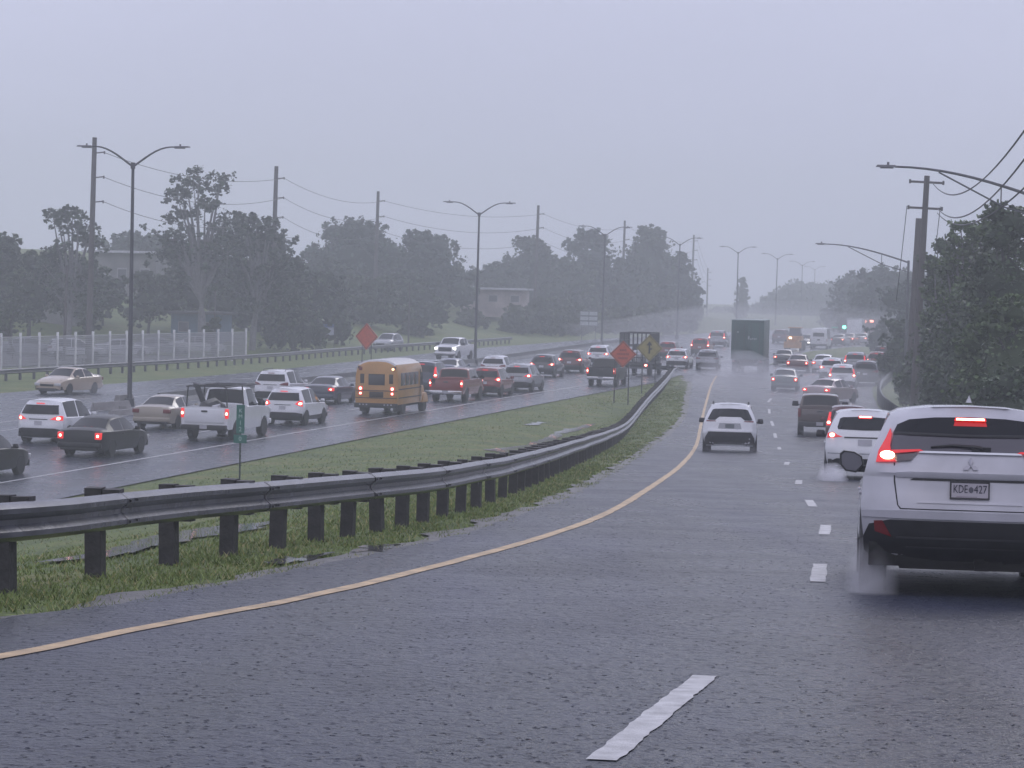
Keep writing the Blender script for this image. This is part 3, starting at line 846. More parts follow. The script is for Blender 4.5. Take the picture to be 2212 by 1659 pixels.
def gsuv(root, P, lit=True, L=4.5, hw=.9, Ht=1.66, style=0, rails=False, head=False, clad=True):
    S, dy = suv(root, P, dict(L=L, hw=hw, H=Ht, rails=rails, head=head, clad=clad))
    generic_rear(root, P, S, dy, Ht/1.66, hw, lit, style)

def pickup(root, P, lit=True, crew=True, L=5.6, hw=.98, Ht=1.85, head=False, bumper=CHR, up=.0):
    k = Ht/1.85; up = up+.03; bl = 1.75 if crew else 2.45; c0 = bl+.06
    c1 = c0+(1.75 if crew else 1.0)
    tab = [(0, .55, 1.30*k, 1.31*k, hw-.02, .7), (.07, .50, 1.30*k, 1.31*k, hw, .7), (.075, .48, 1.30*k, 1.31*k, hw, .7), (bl, .44, 1.30*k, 1.31*k, hw, .7), (bl+.01, .44, 1.28*k, 1.32*k, hw, .72),
           (c0+.02, .42, 1.27*k, 1.32*k, hw, .86), (c0+.14, .42, 1.27*k, 1.80*k+up, hw, .80), (c0+.40, .42, 1.26*k, 1.85*k+up, hw, .79), (c1, .42, 1.25*k, 1.84*k+up, hw, .79), (c1+.12, .42, 1.25*k, 1.79*k+up, hw, .78),
           (c1+.68, .43, 1.24*k, 1.33*k, hw, hw-.14), (L-.5, .44, 1.19*k, 1.26*k, hw-.02, .74), (L-.12, .46, 1.12*k, 1.19*k, hw-.06, .72), (L, .55, 1.02*k, 1.05*k, hw-.14, .7)]
    wh = (1.12, L-.95); rr = .46
    gl = [('rear_window', c0+.03, c0+.13, 'top'), ('windshield', c1+.13, c1+.66, 'top')]
    gl += [('side_window', c0+.22, c0+.92, 'side'), ('side_window', c0+1.0, c1+.40, 'side')] if crew else [('side_window', c0+.25, c1+.38, 'side')]
    car_body(root, P, tab, gl, wh, rr, bed=(.075, bl))
    add_wheels(root, .40, .26, hw, [w_-L/2 for w_ in wh], steel=False)
    for s in (-1, 1): lamp(root, 'taillight', (s*(hw-.07), -L/2+.03, 1.08*k), (.13, .12, .38), lit, hot=.8)
    bx(root, 'rear_bumper', (0, -L/2-.05, .56), (hw*1.9, .2, .2), bumper, bevel=.03)
    bx(root, 'license_plate', (0, -L/2-.155, .58), (.31, .02, .15), PLATE)
    bx(root, 'tailgate', (0, -L/2-.012, .98*k), (hw*1.66, .05, .52*k), P, bevel=.015)
    bx(root, 'tailgate_handle', (0, -L/2-.045, 1.16*k), (.26, .03, .07), BLK, bevel=.008)
    mirror_parts(root, hw, c1+.30-L/2, 1.38*k, BLK, 1.5)
    y = L/2
    for s in (-1, 1): bx(root, 'headlight', (s*(hw-.20), y-.07, 1.0*k), (.30, .14, .22), H_ON if head else H_OFF, bevel=.03)
    bx(root, 'grille', (0, y+.0, .95*k), (hw*1.15, .08, .34), BLK, bevel=.03)
    bx(root, 'front_bumper', (0, y+.03, .60), (hw*1.9, .22, .22), CHR if head else P, bevel=.04)
    return bl

def place(u, v, hd, L, name, label, cat, back=.6, group=None, sideoff=0):
    p = hit(u, v); a = R(hd); f = Vector((math.sin(a), math.cos(a), 0)); r_ = Vector((f.y, -f.x, 0))
    c = p+f*(L/2-back)+r_*sideoff; z1 = H(*(c+f*1.3).xy); z0 = H(*(c-f*1.3).xy)
    root = empty(name, (c.x, c.y, (z0+z1)/2), 0, label, cat, group)
    root.rotation_euler = Matrix.Rotation(-a, 3, 'Z').to_euler() if abs(z1-z0) < .01 else (Matrix.Rotation(-a, 3, 'Z') @ Matrix.Rotation(math.atan2(z1-z0, 2.6), 3, 'X')).to_euler()
    return root
WHITE = paint('white', (.74, .75, .78)); SILV = paint('silver', (.33, .34, .37)); BLACK = mat('car paint black', (.010, .010, .013), .34, 0, var=.2, vscale=1.3, coat=.15, spec=.3); GOLD = paint('pale gold', (.30, .26, .21))
RED = paint('red', (.19, .022, .022)); DRED = paint('dark red', (.10, .016, .02)); BLUE = paint('blue grey', (.05, .065, .13)); GREY = paint('dark grey', (.055, .057, .065))
BEIGE = paint('beige', (.42, .34, .26)); NAVY = paint('navy', (.025, .033, .06)); BROWN = paint('brown', (.10, .075, .068)); TEAL = paint('grey green', (.09, .12, .12)); PINK = paint('rosy silver', (.36, .28, .29))
GRP = 'vehicles queuing on the highway'; GRR = 'vehicles on the ramp and slip lane'; GRO = 'vehicles coming the other way'; GRD = 'vehicles far up the road'
HD = 12.5

# --- near white crossover (rear modelled in detail)
r_ = place(2088, 1302, 7, 4.4, 'white_crossover', 'large pearl white crossover with glowing brake lamps, nearest vehicle at the right edge', 'car', back=.05, group=GRR)
PW = mat('pearl paint', (.49, .49, .53), .24, var=.14, vscale=2.2, coat=.8)
NP = [(.31, .76, .20), (.38, .83, .10), (.50, .87, .03), (.69, .895, .0), (.78, .90, -.01), (.90, .895, .035), (1.04, .885, .05), (1.07, .875, .03), (1.20, .845, .07), (1.28, .80, .12), (1.42, .745, .20), (1.53, .69, .27), (1.57, .66, .30), (1.60, .61, .33)]
S, dy = suv(r_, PW, dict(L=4.4, hw=.905, H=1.635, prof=NP, mirror='custom', bulge=.24, clad=True, rr=.40, r=.36))
# lower black bumper with an arched underside
patch(r_, 'lower_bumper', [(-.78, .315), (-.55, .312), (-.30, .312), (.30, .312), (.55, .312), (.78, .315), (.865, .40), (.875, .52), (.83, .63), (.66, .675), (-.66, .675), (-.83, .63), (-.875, .52), (-.865, .40)], S, BLK, dy, .018, thick=.04, cuts=16)
patch(r_, 'bumper_crease', [(-.60, .52), (.60, .52), (.60, .535), (-.60, .535)], S, CHA, dy, .026, thick=.012)
patch(r_, 'bumper_crease', [(-.52, .44), (.52, .44), (.52, .452), (-.52, .452)], S, CHA, dy, .026, thick=.012)
patch(r_, 'bumper_band', [(-.885, .69), (.885, .69), (.89, .745), (.60, .757), (-.60, .757), (-.89, .745)], S, PW, dy, .022, thick=.035)
patch(r_, 'reflector', [(.64, .53), (.78, .57), (.79, .66), (.72, .665)], S, T_OFF, dy, .024, thick=.02, mirror=True)
# panel gaps
patch(r_, 'panel_gap', [(-.575, .767), (.575, .767), (.575, .776), (-.575, .776)], S, UND, dy, .004)
patch(r_, 'panel_gap', [(.575, .767), (.60, .80), (.632, 1.00), (.636, 1.155), (.627, 1.155), (.622, 1.00), (.591, .80), (.567, .776)], S, UND, dy, .004, mirror=True)
# tailgate relief
patch(r_, 'tailgate_blade', [(-.615, 1.035), (.615, 1.035), (.615, 1.075), (.50, 1.085), (-.50, 1.085), (-.615, 1.075)], S, PW, dy, .018, thick=.03)
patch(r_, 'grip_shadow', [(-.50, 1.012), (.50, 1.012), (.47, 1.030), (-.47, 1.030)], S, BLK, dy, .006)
patch(r_, 'tailgate_lower_ridge', [(-.44, .825), (.44, .825), (.40, .845), (-.40, .845)], S, PW, dy, .012, thick=.02)
# windows: dark upper strip, spoiler bar, lower pane with its notched bottom edge
patch(r_, 'rear_window', [(-.42, 1.262), (.42, 1.262), (.60, 1.19), (.655, 1.19), (.665, 1.30), (.64, 1.405), (.30, 1.398), (-.30, 1.398), (-.64, 1.405), (-.665, 1.30), (-.655, 1.19), (-.60, 1.19)], S, GLASS2, dy, .008, cuts=16)
patch(r_, 'upper_window', [(-.64, 1.415), (-.30, 1.404), (.30, 1.404), (.64, 1.415), (.61, 1.478), (.51, 1.524), (.30, 1.546), (0, 1.555), (-.30, 1.546), (-.51, 1.524), (-.61, 1.478)], S, GLASS, dy, .012, cuts=16)
patch(r_, 'spoiler_bar', [(-.645, 1.396), (0, 1.388), (.645, 1.396), (.64, 1.418), (0, 1.408), (-.64, 1.418)], S, BLK, dy, .022, thick=.03)
mb = MB(); mb.tube([tuple(S(x, z, .02)+Vector((0, dy, 0))) for x, z in ((-.33, 1.295), (-.15, 1.312), (.06, 1.300), (.10, 1.29))], [.008, .014, .018, .02], 8)
mb.box(tuple(S(.09, 1.285, .01)+Vector((0, dy, 0))), (.16, .03, .04)); mb.build('rear_wiper', BLK, r_, smooth=True)
TL = mat('tail lamp red', (.30, .008, .01), .15, coat=.6, emit=(1, .02, .025), es=.5)
ls = patch(r_, 'taillight', [(.615, 1.165), (.785, 1.155), (.765, 1.25), (.705, 1.36), (.668, 1.445), (.655, 1.40), (.668, 1.30), (.655, 1.225)], S, TL, dy, .026, thick=.035, mirror=True)
patch(r_, 'taillight_bar', [(.39, 1.262), (.66, 1.232), (.66, 1.262), (.42, 1.275)], S, TL, dy, .028, thick=.02, mirror=True)
patch(r_, 'reverse_lamp', [(.50, 1.178), (.612, 1.168), (.61, 1.222), (.44, 1.245)], S, mat('smoky lens', (.10, .08, .085), .15, coat=.5), dy, .02, thick=.02, mirror=True)
for o, s in zip(ls, (1, -1)):
    patch(r_, 'lamp_core', [(s*.69+.062*math.cos(a), 1.218+.036*math.sin(a)) for a in [i*math.pi/7 for i in range(14)]], S, mat('hot brake lamp', (1, .8, .6), .3, emit=(1, .62, .40), es=6), dy, .034, parent=o)
hb = patch(r_, 'high_brake_lamp', [(-.135, 1.522), (.135, 1.522), (.125, 1.550), (-.125, 1.550)], S, T_ON, dy, .034, thick=.03)[0]
patch(r_, 'lamp_core', [(-.12, 1.529), (.12, 1.529), (.115, 1.545), (-.115, 1.545)], S, mat('hot brake lamp', (1, .8, .6)), dy, .038, parent=hb)
patch(r_, 'lamp_reflection', [(-.14, 1.478), (.14, 1.478), (.13, 1.518), (-.13, 1.518)], S, mat('painted lamp reflection', (.20, .01, .01), .2, emit=(1, .02, .02), es=.35), dy, .016)  # glowing red patch painted as the brake lamp's reflection in the glass
# plate
pf = patch(r_, 'plate_frame', [(-.165, .868), (.165, .868), (.165, 1.012), (-.165, 1.012)], S, BLK, dy, .03, thick=.03)[0]
lp = patch(r_, 'license_plate', [(-.152, .880), (.152, .880), (.152, 1.000), (-.152, 1.000)], S, mat('aged licence plate', (.36, .34, .37), .35), dy, .033)[0]
patch(r_, 'plate_strip', [(-.11, .884), (.06, .884), (.06, .896), (-.11, .896)], S, mat('plate strip', (.16, .13, .16), .4), dy, .0345, parent=lp)
def text_mesh(txt, size, m, mat4, name, parent=None, ext=.001, sxk=1.0, align='CENTER'):
    c = bpy.data.curves.new('lettering', 'FONT'); c.body = txt; c.size = size; c.extrude = ext; c.align_x = align; c.align_y = 'CENTER'; c.resolution_u = 2
    o = bpy.data.objects.new('lettering', c); COL.objects.link(o)
    dg = bpy.context.evaluated_depsgraph_get(); me = bpy.data.meshes.new_from_object(o.evaluated_get(dg)); bpy.data.objects.remove(o)
    me.transform(mat4 @ Matrix.Diagonal((sxk, 1, 1, 1))); me.materials.clear(); me.materials.append(m)
    t = bpy.data.objects.new(name, me); COL.objects.link(t)
    if parent: t.parent = parent
    return t
p0 = S(0, .945, .0365); RX = Matrix.Rotation(R(90), 4, 'X')
text_mesh('KDE', .098, INK, Matrix.Translation((-.078, p0.y+dy, .948)) @ RX, 'plate_lettering', lp, sxk=.66)
text_mesh('427', .098, INK, Matrix.Translation((.088, p0.y+dy, .948)) @ RX, 'plate_lettering', lp, sxk=.74)
mb = MB(); mb.lathe_x([(0, .026), (.001, .026)], 14); mb.v = [(p[1]*.75+.010, p0.y+dy-.001-p[0], p[2]+.945) for p in mb.v]; mb.build('plate_emblem', mat('plate seal', (.10, .10, .12), .5), lp)
# three-lozenge emblem
mb = MB(); c = (0.004, 1.148)
for a in (90, 210, 330):
    a = R(a); d = Vector((math.cos(a), math.sin(a))); n = Vector((-d.y, d.x))
    q = [Vector(c), Vector(c)+d*.036+n*.020, Vector(c)+d*.072, Vector(c)+d*.036-n*.020]
    o_ = len(mb.v)
    for off_ in (.0, .010):
        for t in q: p = S(t.x, t.y, .008+off_); mb.v.append((p.x, p.y+dy, p.z))
    mb.f += [(o_+4, o_+5, o_+6, o_+7)]+[(o_+i, o_+(i+1) % 4, o_+4+(i+1) % 4, o_+4+i) for i in range(4)]; mb.mi += [0]*5
mb.build('emblem', mat('dull chrome', (.33, .33, .37), .3, .6), r_)
for s in (-1, 1):
    mb = MB(); yy = .75; sh = -.07
    out = [(.93, 1.07), (.95, 1.15), (1.02, 1.19), (1.12, 1.20), (1.155, 1.17), (1.15, 1.07), (1.10, 1.01), (1.00, .995)]
    m_ = len(out); cx, cz = 1.04, 1.10
    for yk, kk in ((0, 1.0), (.05, 1.04), (.16, .72)): mb.v += [(s*(cx+sh+(x-cx)*kk), yy+yk, cz+(z-cz)*kk) for x, z in out]
    mb.f += [(r*m_+i, r*m_+(i+1) % m_, (r+1)*m_+(i+1) % m_, (r+1)*m_+i) for r in range(2) for i in range(m_)]+[tuple(2*m_+i for i in range(m_)), tuple(range(m_))]; mb.mi += [0]*(2*m_+2)
    mb.box((s*.90, yy+.08, 1.03), (.16, .08, .06))
    hsg = mb.build('side_mirror', BLK, r_, smooth=True)
    mb = MB(); mb.v = [(s*(cx+sh+(x-cx)*.88), yy-.006, cz+(z-cz)*.86) for x, z in out]; mb.f = [tuple(range(m_))]; mb.mi = [0]; mb.build('mirror_glass', mat('mirror glass', (.16, .16, .18), .15, .3), hsg)
patch(r_, 'tailgate_ledge', [(-.43, 1.245), (.43, 1.245), (.42, 1.262), (-.42, 1.262)], S, WHITE, dy, .026, thick=.03)
# shark fin, exhaust, tow bracket
mb = MB(); mb.add([(-.022, dy+.55, 1.68), (.022, dy+.55, 1.68), (.02, dy+.78, 1.68), (-.02, dy+.78, 1.68), (0, dy+.56, 1.745), (0, dy+.60, 1.742)], [(0, 1, 2, 3), (0, 4, 1), (0, 3, 5, 4), (1, 4, 5, 2), (3, 2, 5)])
mb.build('antenna_fin', PW, r_)
mb = MB(); mb.tube([(.10, dy+.5, .33), (.10, dy+.12, .33)], .05, 10); mb.box((-.15, dy+.3, .34), (.9, .3, .06)); mb.box((.12, dy+.2, .30), (.12, .16, .08)); mb.build('exhaust', UND, r_)
mb = MB()
for s in (-1, 1): mb.box((s*.72, dy+.62, .24), (.05, .02, .18))
mb.build('mud_flap', BLK, r_)

# --- white compact SUV second from the right
r_ = place(1866, 1040, 6.5, 4.3, 'white_hatchback', 'white compact car with a lit high brake lamp, just ahead of the nearest crossover', 'car', back=.1, group=GRR)
S, dy = suv(r_, WHITE, dict(L=4.3, hw=.89, H=1.60, clad=False, mirror=BLK))
k = 1.60/1.66
patch(r_, 'rear_window', [(-.60, 1.15), (0, 1.135), (.60, 1.15), (.615, 1.20), (.56, 1.39), (.50, 1.42), (0, 1.445), (-.50, 1.42), (-.56, 1.39), (-.615, 1.20)], S, GLASS, dy, .008, cuts=16)
ls = patch(r_, 'taillight', [(.50, .985), (.84, .95), (.83, 1.06), (.72, 1.09), (.60, 1.02)], S, TL, dy, .02, thick=.02, mirror=True)
for o, s in zip(ls, (1, -1)): patch(r_, 'lamp_core', [(s*.73+.06*math.cos(a), 1.02+.045*math.sin(a)) for a in [i*math.pi/6 for i in range(12)]], S, T_HOT, dy, .03, parent=o)
hb = patch(r_, 'high_brake_lamp', [(-.15, 1.40), (.15, 1.40), (.15, 1.455), (-.15, 1.455)], S, T_ON, dy, .03, thick=.02)[0]
patch(r_, 'lamp_core', [(-.13, 1.425), (.13, 1.425), (.13, 1.45), (-.13, 1.45)], S, T_HOT, dy, .036, parent=hb)
patch(r_, 'trim_strip', [(-.46, .955), (.46, .955), (.46, .985), (-.46, .985)], S, BLK, dy, .010)
patch(r_, 'license_plate', [(-.155, .79), (.155, .79), (.155, .93), (-.155, .93)], S, PLATE, dy, .012)
patch(r_, 'lower_bumper', [(-.80, .27), (.80, .27), (.80, .42), (.62, .50), (-.62, .50), (-.80, .42)], S, BLK, dy, .014, thick=.02)
patch(r_, 'bumper_crease', [(-.82, .60), (.82, .60), (.82, .62), (-.82, .62)], S, SILV, dy, .008)

# --- white SUV in the left lane of the ramp
r_ = place(1575, 979, 5.5, 4.6, 'white_suv', 'white SUV with a broad black rear bumper driving alone beside the yellow edge line', 'car', back=.1, group=GRR)
S, dy = suv(r_, WHITE, dict(L=4.6, hw=.93, H=1.69, mirror=BLK, clad=True, rails=True))
patch(r_, 'rear_window', [(-.70, 1.12), (-.50, 1.12), (-.36, 1.235), (.36, 1.235), (.50, 1.12), (.70, 1.12), (.765, 1.14), (.60, 1.47), (.52, 1.50), (0, 1.52), (-.52, 1.50), (-.60, 1.47), (-.765, 1.14)], S, GLASS, dy, .008, cuts=16)
patch(r_, 'taillight', [(.46, 1.075), (.80, 1.06), (.80, 1.11), (.50, 1.10)], S, T_OFF, dy, .012, mirror=True)
patch(r_, 'plate_recess', [(-.40, .83), (.40, .83), (.35, 1.02), (-.35, 1.02)], S, SILV, dy, .006)
patch(r_, 'license_plate', [(-.15, .85), (.15, .85), (.15, .99), (-.15, .99)], S, mat('dark plate', (.10, .12, .13), .4), dy, .012)
patch(r_, 'bumper_band', [(-.86, .62), (-.74, .74), (.74, .74), (.86, .62), (.88, .74), (.74, .80), (-.74, .80), (-.88, .74)], S, WHITE, dy, .02, thick=.03)
patch(r_, 'lower_bumper', [(-.84, .30), (.84, .30), (.84, .52), (.72, .72), (-.72, .72), (-.84, .52)], S, BLK, dy, .014, thick=.02)

# --- ramp and slip lane vehicles
r_ = place(1833, 966, 6.5, 4.6, 'red_hatchback', 'dark maroon hatchback with one bright tail lamp showing, hidden behind the white compact car', 'car', back=.1, group=GRR); gsuv(r_, DRED, True, 4.5, .92, 1.62, style=1)
r_ = place(1770, 944, 6.5, 5.5, 'pickup_truck', 'muddy brown pickup truck with a pale plate low on its dark rear bumper', 'pickup truck', back=.1, group=GRR); pickup(r_, BROWN, False, True, 5.5, .97, 1.80, bumper=BLK)
r_ = place(1775, 872, 30, 4.6, 'silver_sedan', 'rosy silver sedan angled across the lane behind the brown pickup truck', 'car', back=.9, group=GRR); sedan(r_, PINK, True)
r_ = place(1694, 846, 8, 4.4, 'grey_sedan', 'dark grey green sedan with two round red lamps, leftmost in the slip lane queue', 'car', back=.1, group=GRR); sedan(r_, TEAL, True, style=1)
r_ = place(1818, 843, 9, 4.5, 'white_suv', 'white SUV with tall red lamps beside the right shoulder of the slip lane', 'car', back=.1, group=GRR); gsuv(r_, WHITE, True, 4.5, .91, 1.68, style=1)
r_ = place(1795, 822, 9, 4.5, 'white_wagon', 'white wagon half hidden on the left of the white SUV near the shoulder', 'car', back=.1, group=GRR); gsuv(r_, WHITE, True, 4.4, .9, 1.62)
r_ = place(1868, 833, 12, 4.6, 'dark_suv', 'dark grey SUV with a pale plate on the right shoulder of the slip lane', 'car', back=.1, group=GRR); gsuv(r_, GREY, False, 4.6, .93, 1.70)
r_ = place(1893, 803, 14, 4.5, 'red_car', 'red hatchback at the bend beside the right tree line', 'car', back=.1, group=GRR); gsuv(r_, RED, True, 4.3, .9, 1.6)

# --- highway queue, nearest first
r_ = place(30, 1024, HD+2, 4.6, 'black_sedan', 'black sedan cut off by the left edge of the view', 'car', back=4.15, group=GRP, sideoff=-.75); r_.location += Vector((.30, .15, 0)); sedan(r_, BLACK, True)
r_ = place(92, 958, HD+1, 4.7, 'white_suv', 'white SUV with a red high brake lamp beside the cut off black sedan', 'car', back=.5, group=GRP); gsuv(r_, WHITE, True, 4.7, .95, 1.70, style=0)
r_ = place(188, 987, HD+2, 4.6, 'black_sedan', 'black sedan with glowing round tail lamps behind the white work pickup', 'car', back=.7, group=GRP); sedan(r_, BLACK, True, style=1)
r_ = place(335, 929, HD, 4.6, 'gold_sedan', 'pale gold sedan on the left of the white work pickup', 'car', back=.5, group=GRP); sedan(r_, GOLD, False)
r_ = place(455, 951, HD, 5.7, 'pickup_truck', 'white work pickup with a black ladder rack and a plank sticking up from its bed', 'pickup truck', back=.8, group=GRP)
bl = pickup(r_, WHITE, True, False, 5.7, 1.0, 1.92, bumper=BLK, up=.14)
mb = MB(); y0 = -2.85
for s in (-1, 1):
    mb.tube([(s*.86, y0+.25, 1.33), (s*.80, y0+.25, 2.16)], .028, 6); mb.tube([(s*.86, y0+2.3, 1.33), (s*.80, y0+2.3, 2.16)], .028, 6)
    mb.tube([(s*.80, y0+.1, 2.18), (s*.80, y0+4.1, 2.18)], .035, 6)
for y in (.25, 1.3, 2.3, 3.7): mb.tube([(-.82, y0+y, 2.19), (.82, y0+y, 2.19)], .028, 6)
mb.build('ladder_rack', BLK, r_)
off = r_.matrix_world if False else None
# load in the bed: plank and sack (their own things)
bpy.context.view_layer.update(); MW = r_.matrix_world.copy()
def on(root_mw, mbx, name, m, label, cat, smooth=False):
    o = mbx.build(name, m, smooth=smooth); o.matrix_world = root_mw; return tag(o, label, cat)
mb = MB(); mb.box((-.28, y0+.75, 1.60), (.24, 2.0, .07), rot=Matrix.Rotation(R(-38), 3, 'X') @ Matrix.Rotation(R(18), 3, 'Z'))
mb.v = [(x-.42+.6*(1-(z-1)/1.2), y, z+.12) for x, y, z in mb.v]
on(MW, mb, 'plank', mat('weathered plank', (.12, .12, .13), .6, var=.3), 'long weathered plank leaning up out of the white work pickup bed', 'plank')
mb = MB(); mb.tube([(-.35, y0+.5, 1.0), (-.2, y0+.7, 1.30), (.0, y0+1.1, 1.42), (.25, y0+1.3, 1.25), (.4, y0+1.5, .95)], [.2, .30, .30, .24, .15], 9)
on(MW, mb, 'tarp_bundle', mat('dark tarpaulin', (.035, .035, .04), .5, var=.4, bump=.5, bscale=9), 'dark crumpled tarpaulin heaped in the white work pickup bed', 'tarpaulin', True)
mb = MB(); mb.tube([(.20, y0+.35, 1.0), (.28, y0+.42, 1.36), (.38, y0+.5, 1.44), (.44, y0+.55, 1.0)], [.1, .13, .12, .08], 8)
on(MW, mb, 'white_sack', mat('white sack cloth', (.42, .42, .45), .7, var=.2, bump=.4, bscale=12), 'small white sack on the tailgate edge of the white work pickup', 'sack', True)
r_ = place(618, 919, HD, 4.4, 'white_suv', 'white compact SUV with red corner lamps right in front of the white work pickup', 'car', back=.6, group=GRP); gsuv(r_, WHITE, True, 4.5, .91, 1.68, style=2)
r_ = place(588, 871, HD, 4.7, 'white_minivan', 'white SUV with black roof rails in the middle lane beyond the compact SUV', 'car', back=.5, group=GRP); gsuv(r_, WHITE, False, 4.7, .95, 1.72, rails=True, clad=False)
r_ = place(693, 874, HD, 4.6, 'black_sedan', 'dark blue grey sedan with a red lamp in the lane left of the yellow bus', 'car', back=.5, group=GRP); sedan(r_, NAVY, True)
r_ = place(968, 869, HD, 5.3, 'pickup_truck', 'dark red crew pickup just ahead of the yellow bus', 'pickup truck', back=.6, group=GRP); pickup(r_, RED, True, True, 5.3, .95, 1.80)
r_ = place(1050, 857, HD, 4.5, 'red_suv', 'red SUV between the dark red crew pickup and the silver SUV', 'car', back=.6, group=GRP); gsuv(r_, RED, True, 4.5, .92, 1.68, style=2)
r_ = place(1118, 846, HD, 4.6, 'silver_suv', 'silver SUV in the nearest highway lane ahead of the red SUV', 'car', back=.6, group=GRP); gsuv(r_, SILV, True, 4.6, .93, 1.68)
r_ = place(962, 822, HD, 4.7, 'blue_sedan', 'blue grey sedan in the far lane beyond the dark red crew pickup', 'car', back=.5, group=GRP); sedan(r_, BLUE, False)
r_ = place(1065, 820, HD, 4.7, 'white_sedan', 'white hatchback with a dark rear window beyond the red SUV', 'car', back=.5, group=GRP); gsuv(r_, WHITE, False, 4.5, .9, 1.60)
r_ = place(1172, 816, HD, 4.5, 'black_hatchback', 'dark maroon and black hatchback ahead of the silver SUV', 'car', back=.6, group=GRP); gsuv(r_, GREY, True, 4.4, .9, 1.62)
r_ = place(1232, 806, HD, 4.6, 'maroon_suv', 'maroon SUV with a pale plate ahead of the dark hatchback', 'car', back=.6, group=GRP); gsuv(r_, DRED, True, 4.6, .93, 1.72)
r_ = place(1292, 790, HD, 4.6, 'white_suv', 'white SUV with one red lamp left of the orange diamond sign', 'car', back=.6, group=GRP); gsuv(r_, WHITE, True, 4.5, .92, 1.66)
r_ = place(1300, 835, HD-1, 5.3, 'pickup_truck', 'black pickup with two small red lamps below the orange diamond sign', 'pickup truck', back=.5, group=GRP); pickup(r_, BLACK, True, True, 5.2, .96, 1.78)
r_ = place(1462, 796, HD-1, 4.4, 'white_hatchback', 'white hatchback just right of the yellow diamond sign', 'car', back=.5, group=GRP); gsuv(r_, WHITE, True, 4.3, .9, 1.58)
r_ = place(1512, 768, HD-1, 4.6, 'red_suv', 'red SUV farthest along the highway queue with lit lamps', 'car', back=.5, group=GRP); gsuv(r_, RED, True, 4.6, .93, 1.70, style=1)
r_ = place(1527, 800, HD-5, 4.5, 'silver_wagon', 'pale silver wagon merging left of the tall green truck', 'car', back=.3, group=GRP); gsuv(r_, SILV, False, 4.5, .92, 1.62)

# --- box vehicles
def boxy(root, L, hw, z0, z1, m, name='cargo_box', y0=0, bev=.04, roof=None):
    return bx(root, name, (0, y0, (z0+z1)/2), (hw*2, L, z1-z0), m, bevel=bev)
# dark tall van
r_ = place(912, 851, HD, 4.9, 'van', 'dark blue grey van with a pale roof directly beyond the front of the yellow bus', 'van', back=.5, group=GRP)
gsuv(r_, NAVY, True, 4.9, .96, 1.90, style=1); bx(r_, 'roof_cap', (0, .15, 1.93), (1.2, 2.5, .04), SILV, bevel=.01)
# stake-rack truck
r_ = place(1372, 812, HD, 6.2, 'stake_truck', 'dark truck with a tall open cage rack behind the orange and yellow diamond signs', 'truck', back=.4, group=GRP)
mb = MB(); z0, z1 = 1.0, 3.15; y0, y1 = -3.1, .9
for s in (-1, 1):
    for k in range(9): mb.box((s*1.12, y0+(y1-y0)*k/8, (z0+z1)/2), (.07, .07, z1-z0))
    for z in (1.35, 2.0, 2.6, 3.15): mb.box((s*1.12, (y0+y1)/2, z), (.045, y1-y0, .07))
for k in range(1, 7): mb.box((-1.12+2.24*k/7, y0, (z0+z1)/2), (.05, .05, z1-z0)); mb.box((-1.12+2.24*k/7, y1, (z0+z1)/2), (.05, .05, z1-z0))
for y in (y0, y1):
    for z in (1.35, 2.2, 3.15): mb.box((0, y, z), (2.24, .05, .07))
mb.build('cage_rack', BLK, r_)
bx(r_, 'flatbed', (0, -1.1, .95), (2.3, 4.1, .14), CHA, bevel=.01); bx(r_, 'chassis', (0, 0, .68), (.9, 5.6, .3), UND)
mb = MB(); mb.box((0, 1.75, 1.5), (2.0, 1.4, 1.5), taper=(.92, .8)); mb.box((0, 2.75, 1.05), (1.9, .9, .8), taper=(.9, .85)); mb.build('cab', GREY, r_)
bx(r_, 'windshield', (0, 2.4, 1.85), (1.6, .06, .55), GLASS, rot=Matrix.Rotation(R(15), 3, 'X'))
for s in (-1, 1): lamp(r_, 'taillight', (s*.85, -3.15, .80), (.28, .08, .2), True, hot=.7)
bx(r_, 'rear_bumper', (0, -3.15, .6), (2.0, .12, .12), GALVD); add_wheels(r_, .45, .28, 1.08, (-1.9, 2.3), True)
bpy.context.view_layer.update(); MW = r_.matrix_world.copy()
for k, (x, y, z, s_) in enumerate([(-.4, -2.3, 1.5, .5), (.35, -2.0, 1.42, .42), (.1, -1.2, 1.55, .55)]):
    mb = MB(); mb.tube([(x-s_*.8, y, z-.45), (x-s_*.5, y, z), (x+s_*.4, y+.2, z+.05), (x+s_*.8, y+.1, z-.45)], [s_*.4, s_*.7, s_*.7, s_*.3], 8)
    on(MW, mb, 'white_bag', mat('white sack cloth', (.42, .42, .45), .7), ('leftmost', 'rightmost', 'front')[k]+' pale bag piled inside the cage rack of the dark truck', 'bag', True)['group'] = 'bags in the cage truck'
# tall green trailer truck
r_ = place(1613, 806, 9, 9, 'green_truck', 'tall dark green box truck in rain spray in the middle of the road', 'truck', back=.1, group=GRR)
GRN = mat('dark green panel', (.016, .062, .052), .35, var=.22, vscale=.9); GRN2 = mat('door green panel', (.024, .078, .066), .32, var=.2, vscale=.7)
boxy(r_, 7.0, 1.27, 1.05, 4.10, GRN, y0=-1.0); bx(r_, 'roof_rim', (0, -1.0, 4.125), (2.58, 7.06, .06), mat('rim green grey', (.16, .21, .21), .4), bevel=.02)
for s in (-1, 1):
    d = bx(r_, 'rear_door', (s*.62, -4.52, 2.55), (1.18, .05, 2.8), GRN2 if s > 0 else GRN, bevel=.01)
    for x in (.25, .95):
        mb = MB(); mb.tube([(s*x, -4.565, 1.2), (s*x, -4.565, 3.9)], .02, 6); mb.build('lock_bar', GALVD, d)
    lamp(r_, 'taillight', (s*1.05, -4.52, .92), (.25, .06, .14), False)
mb = MB()
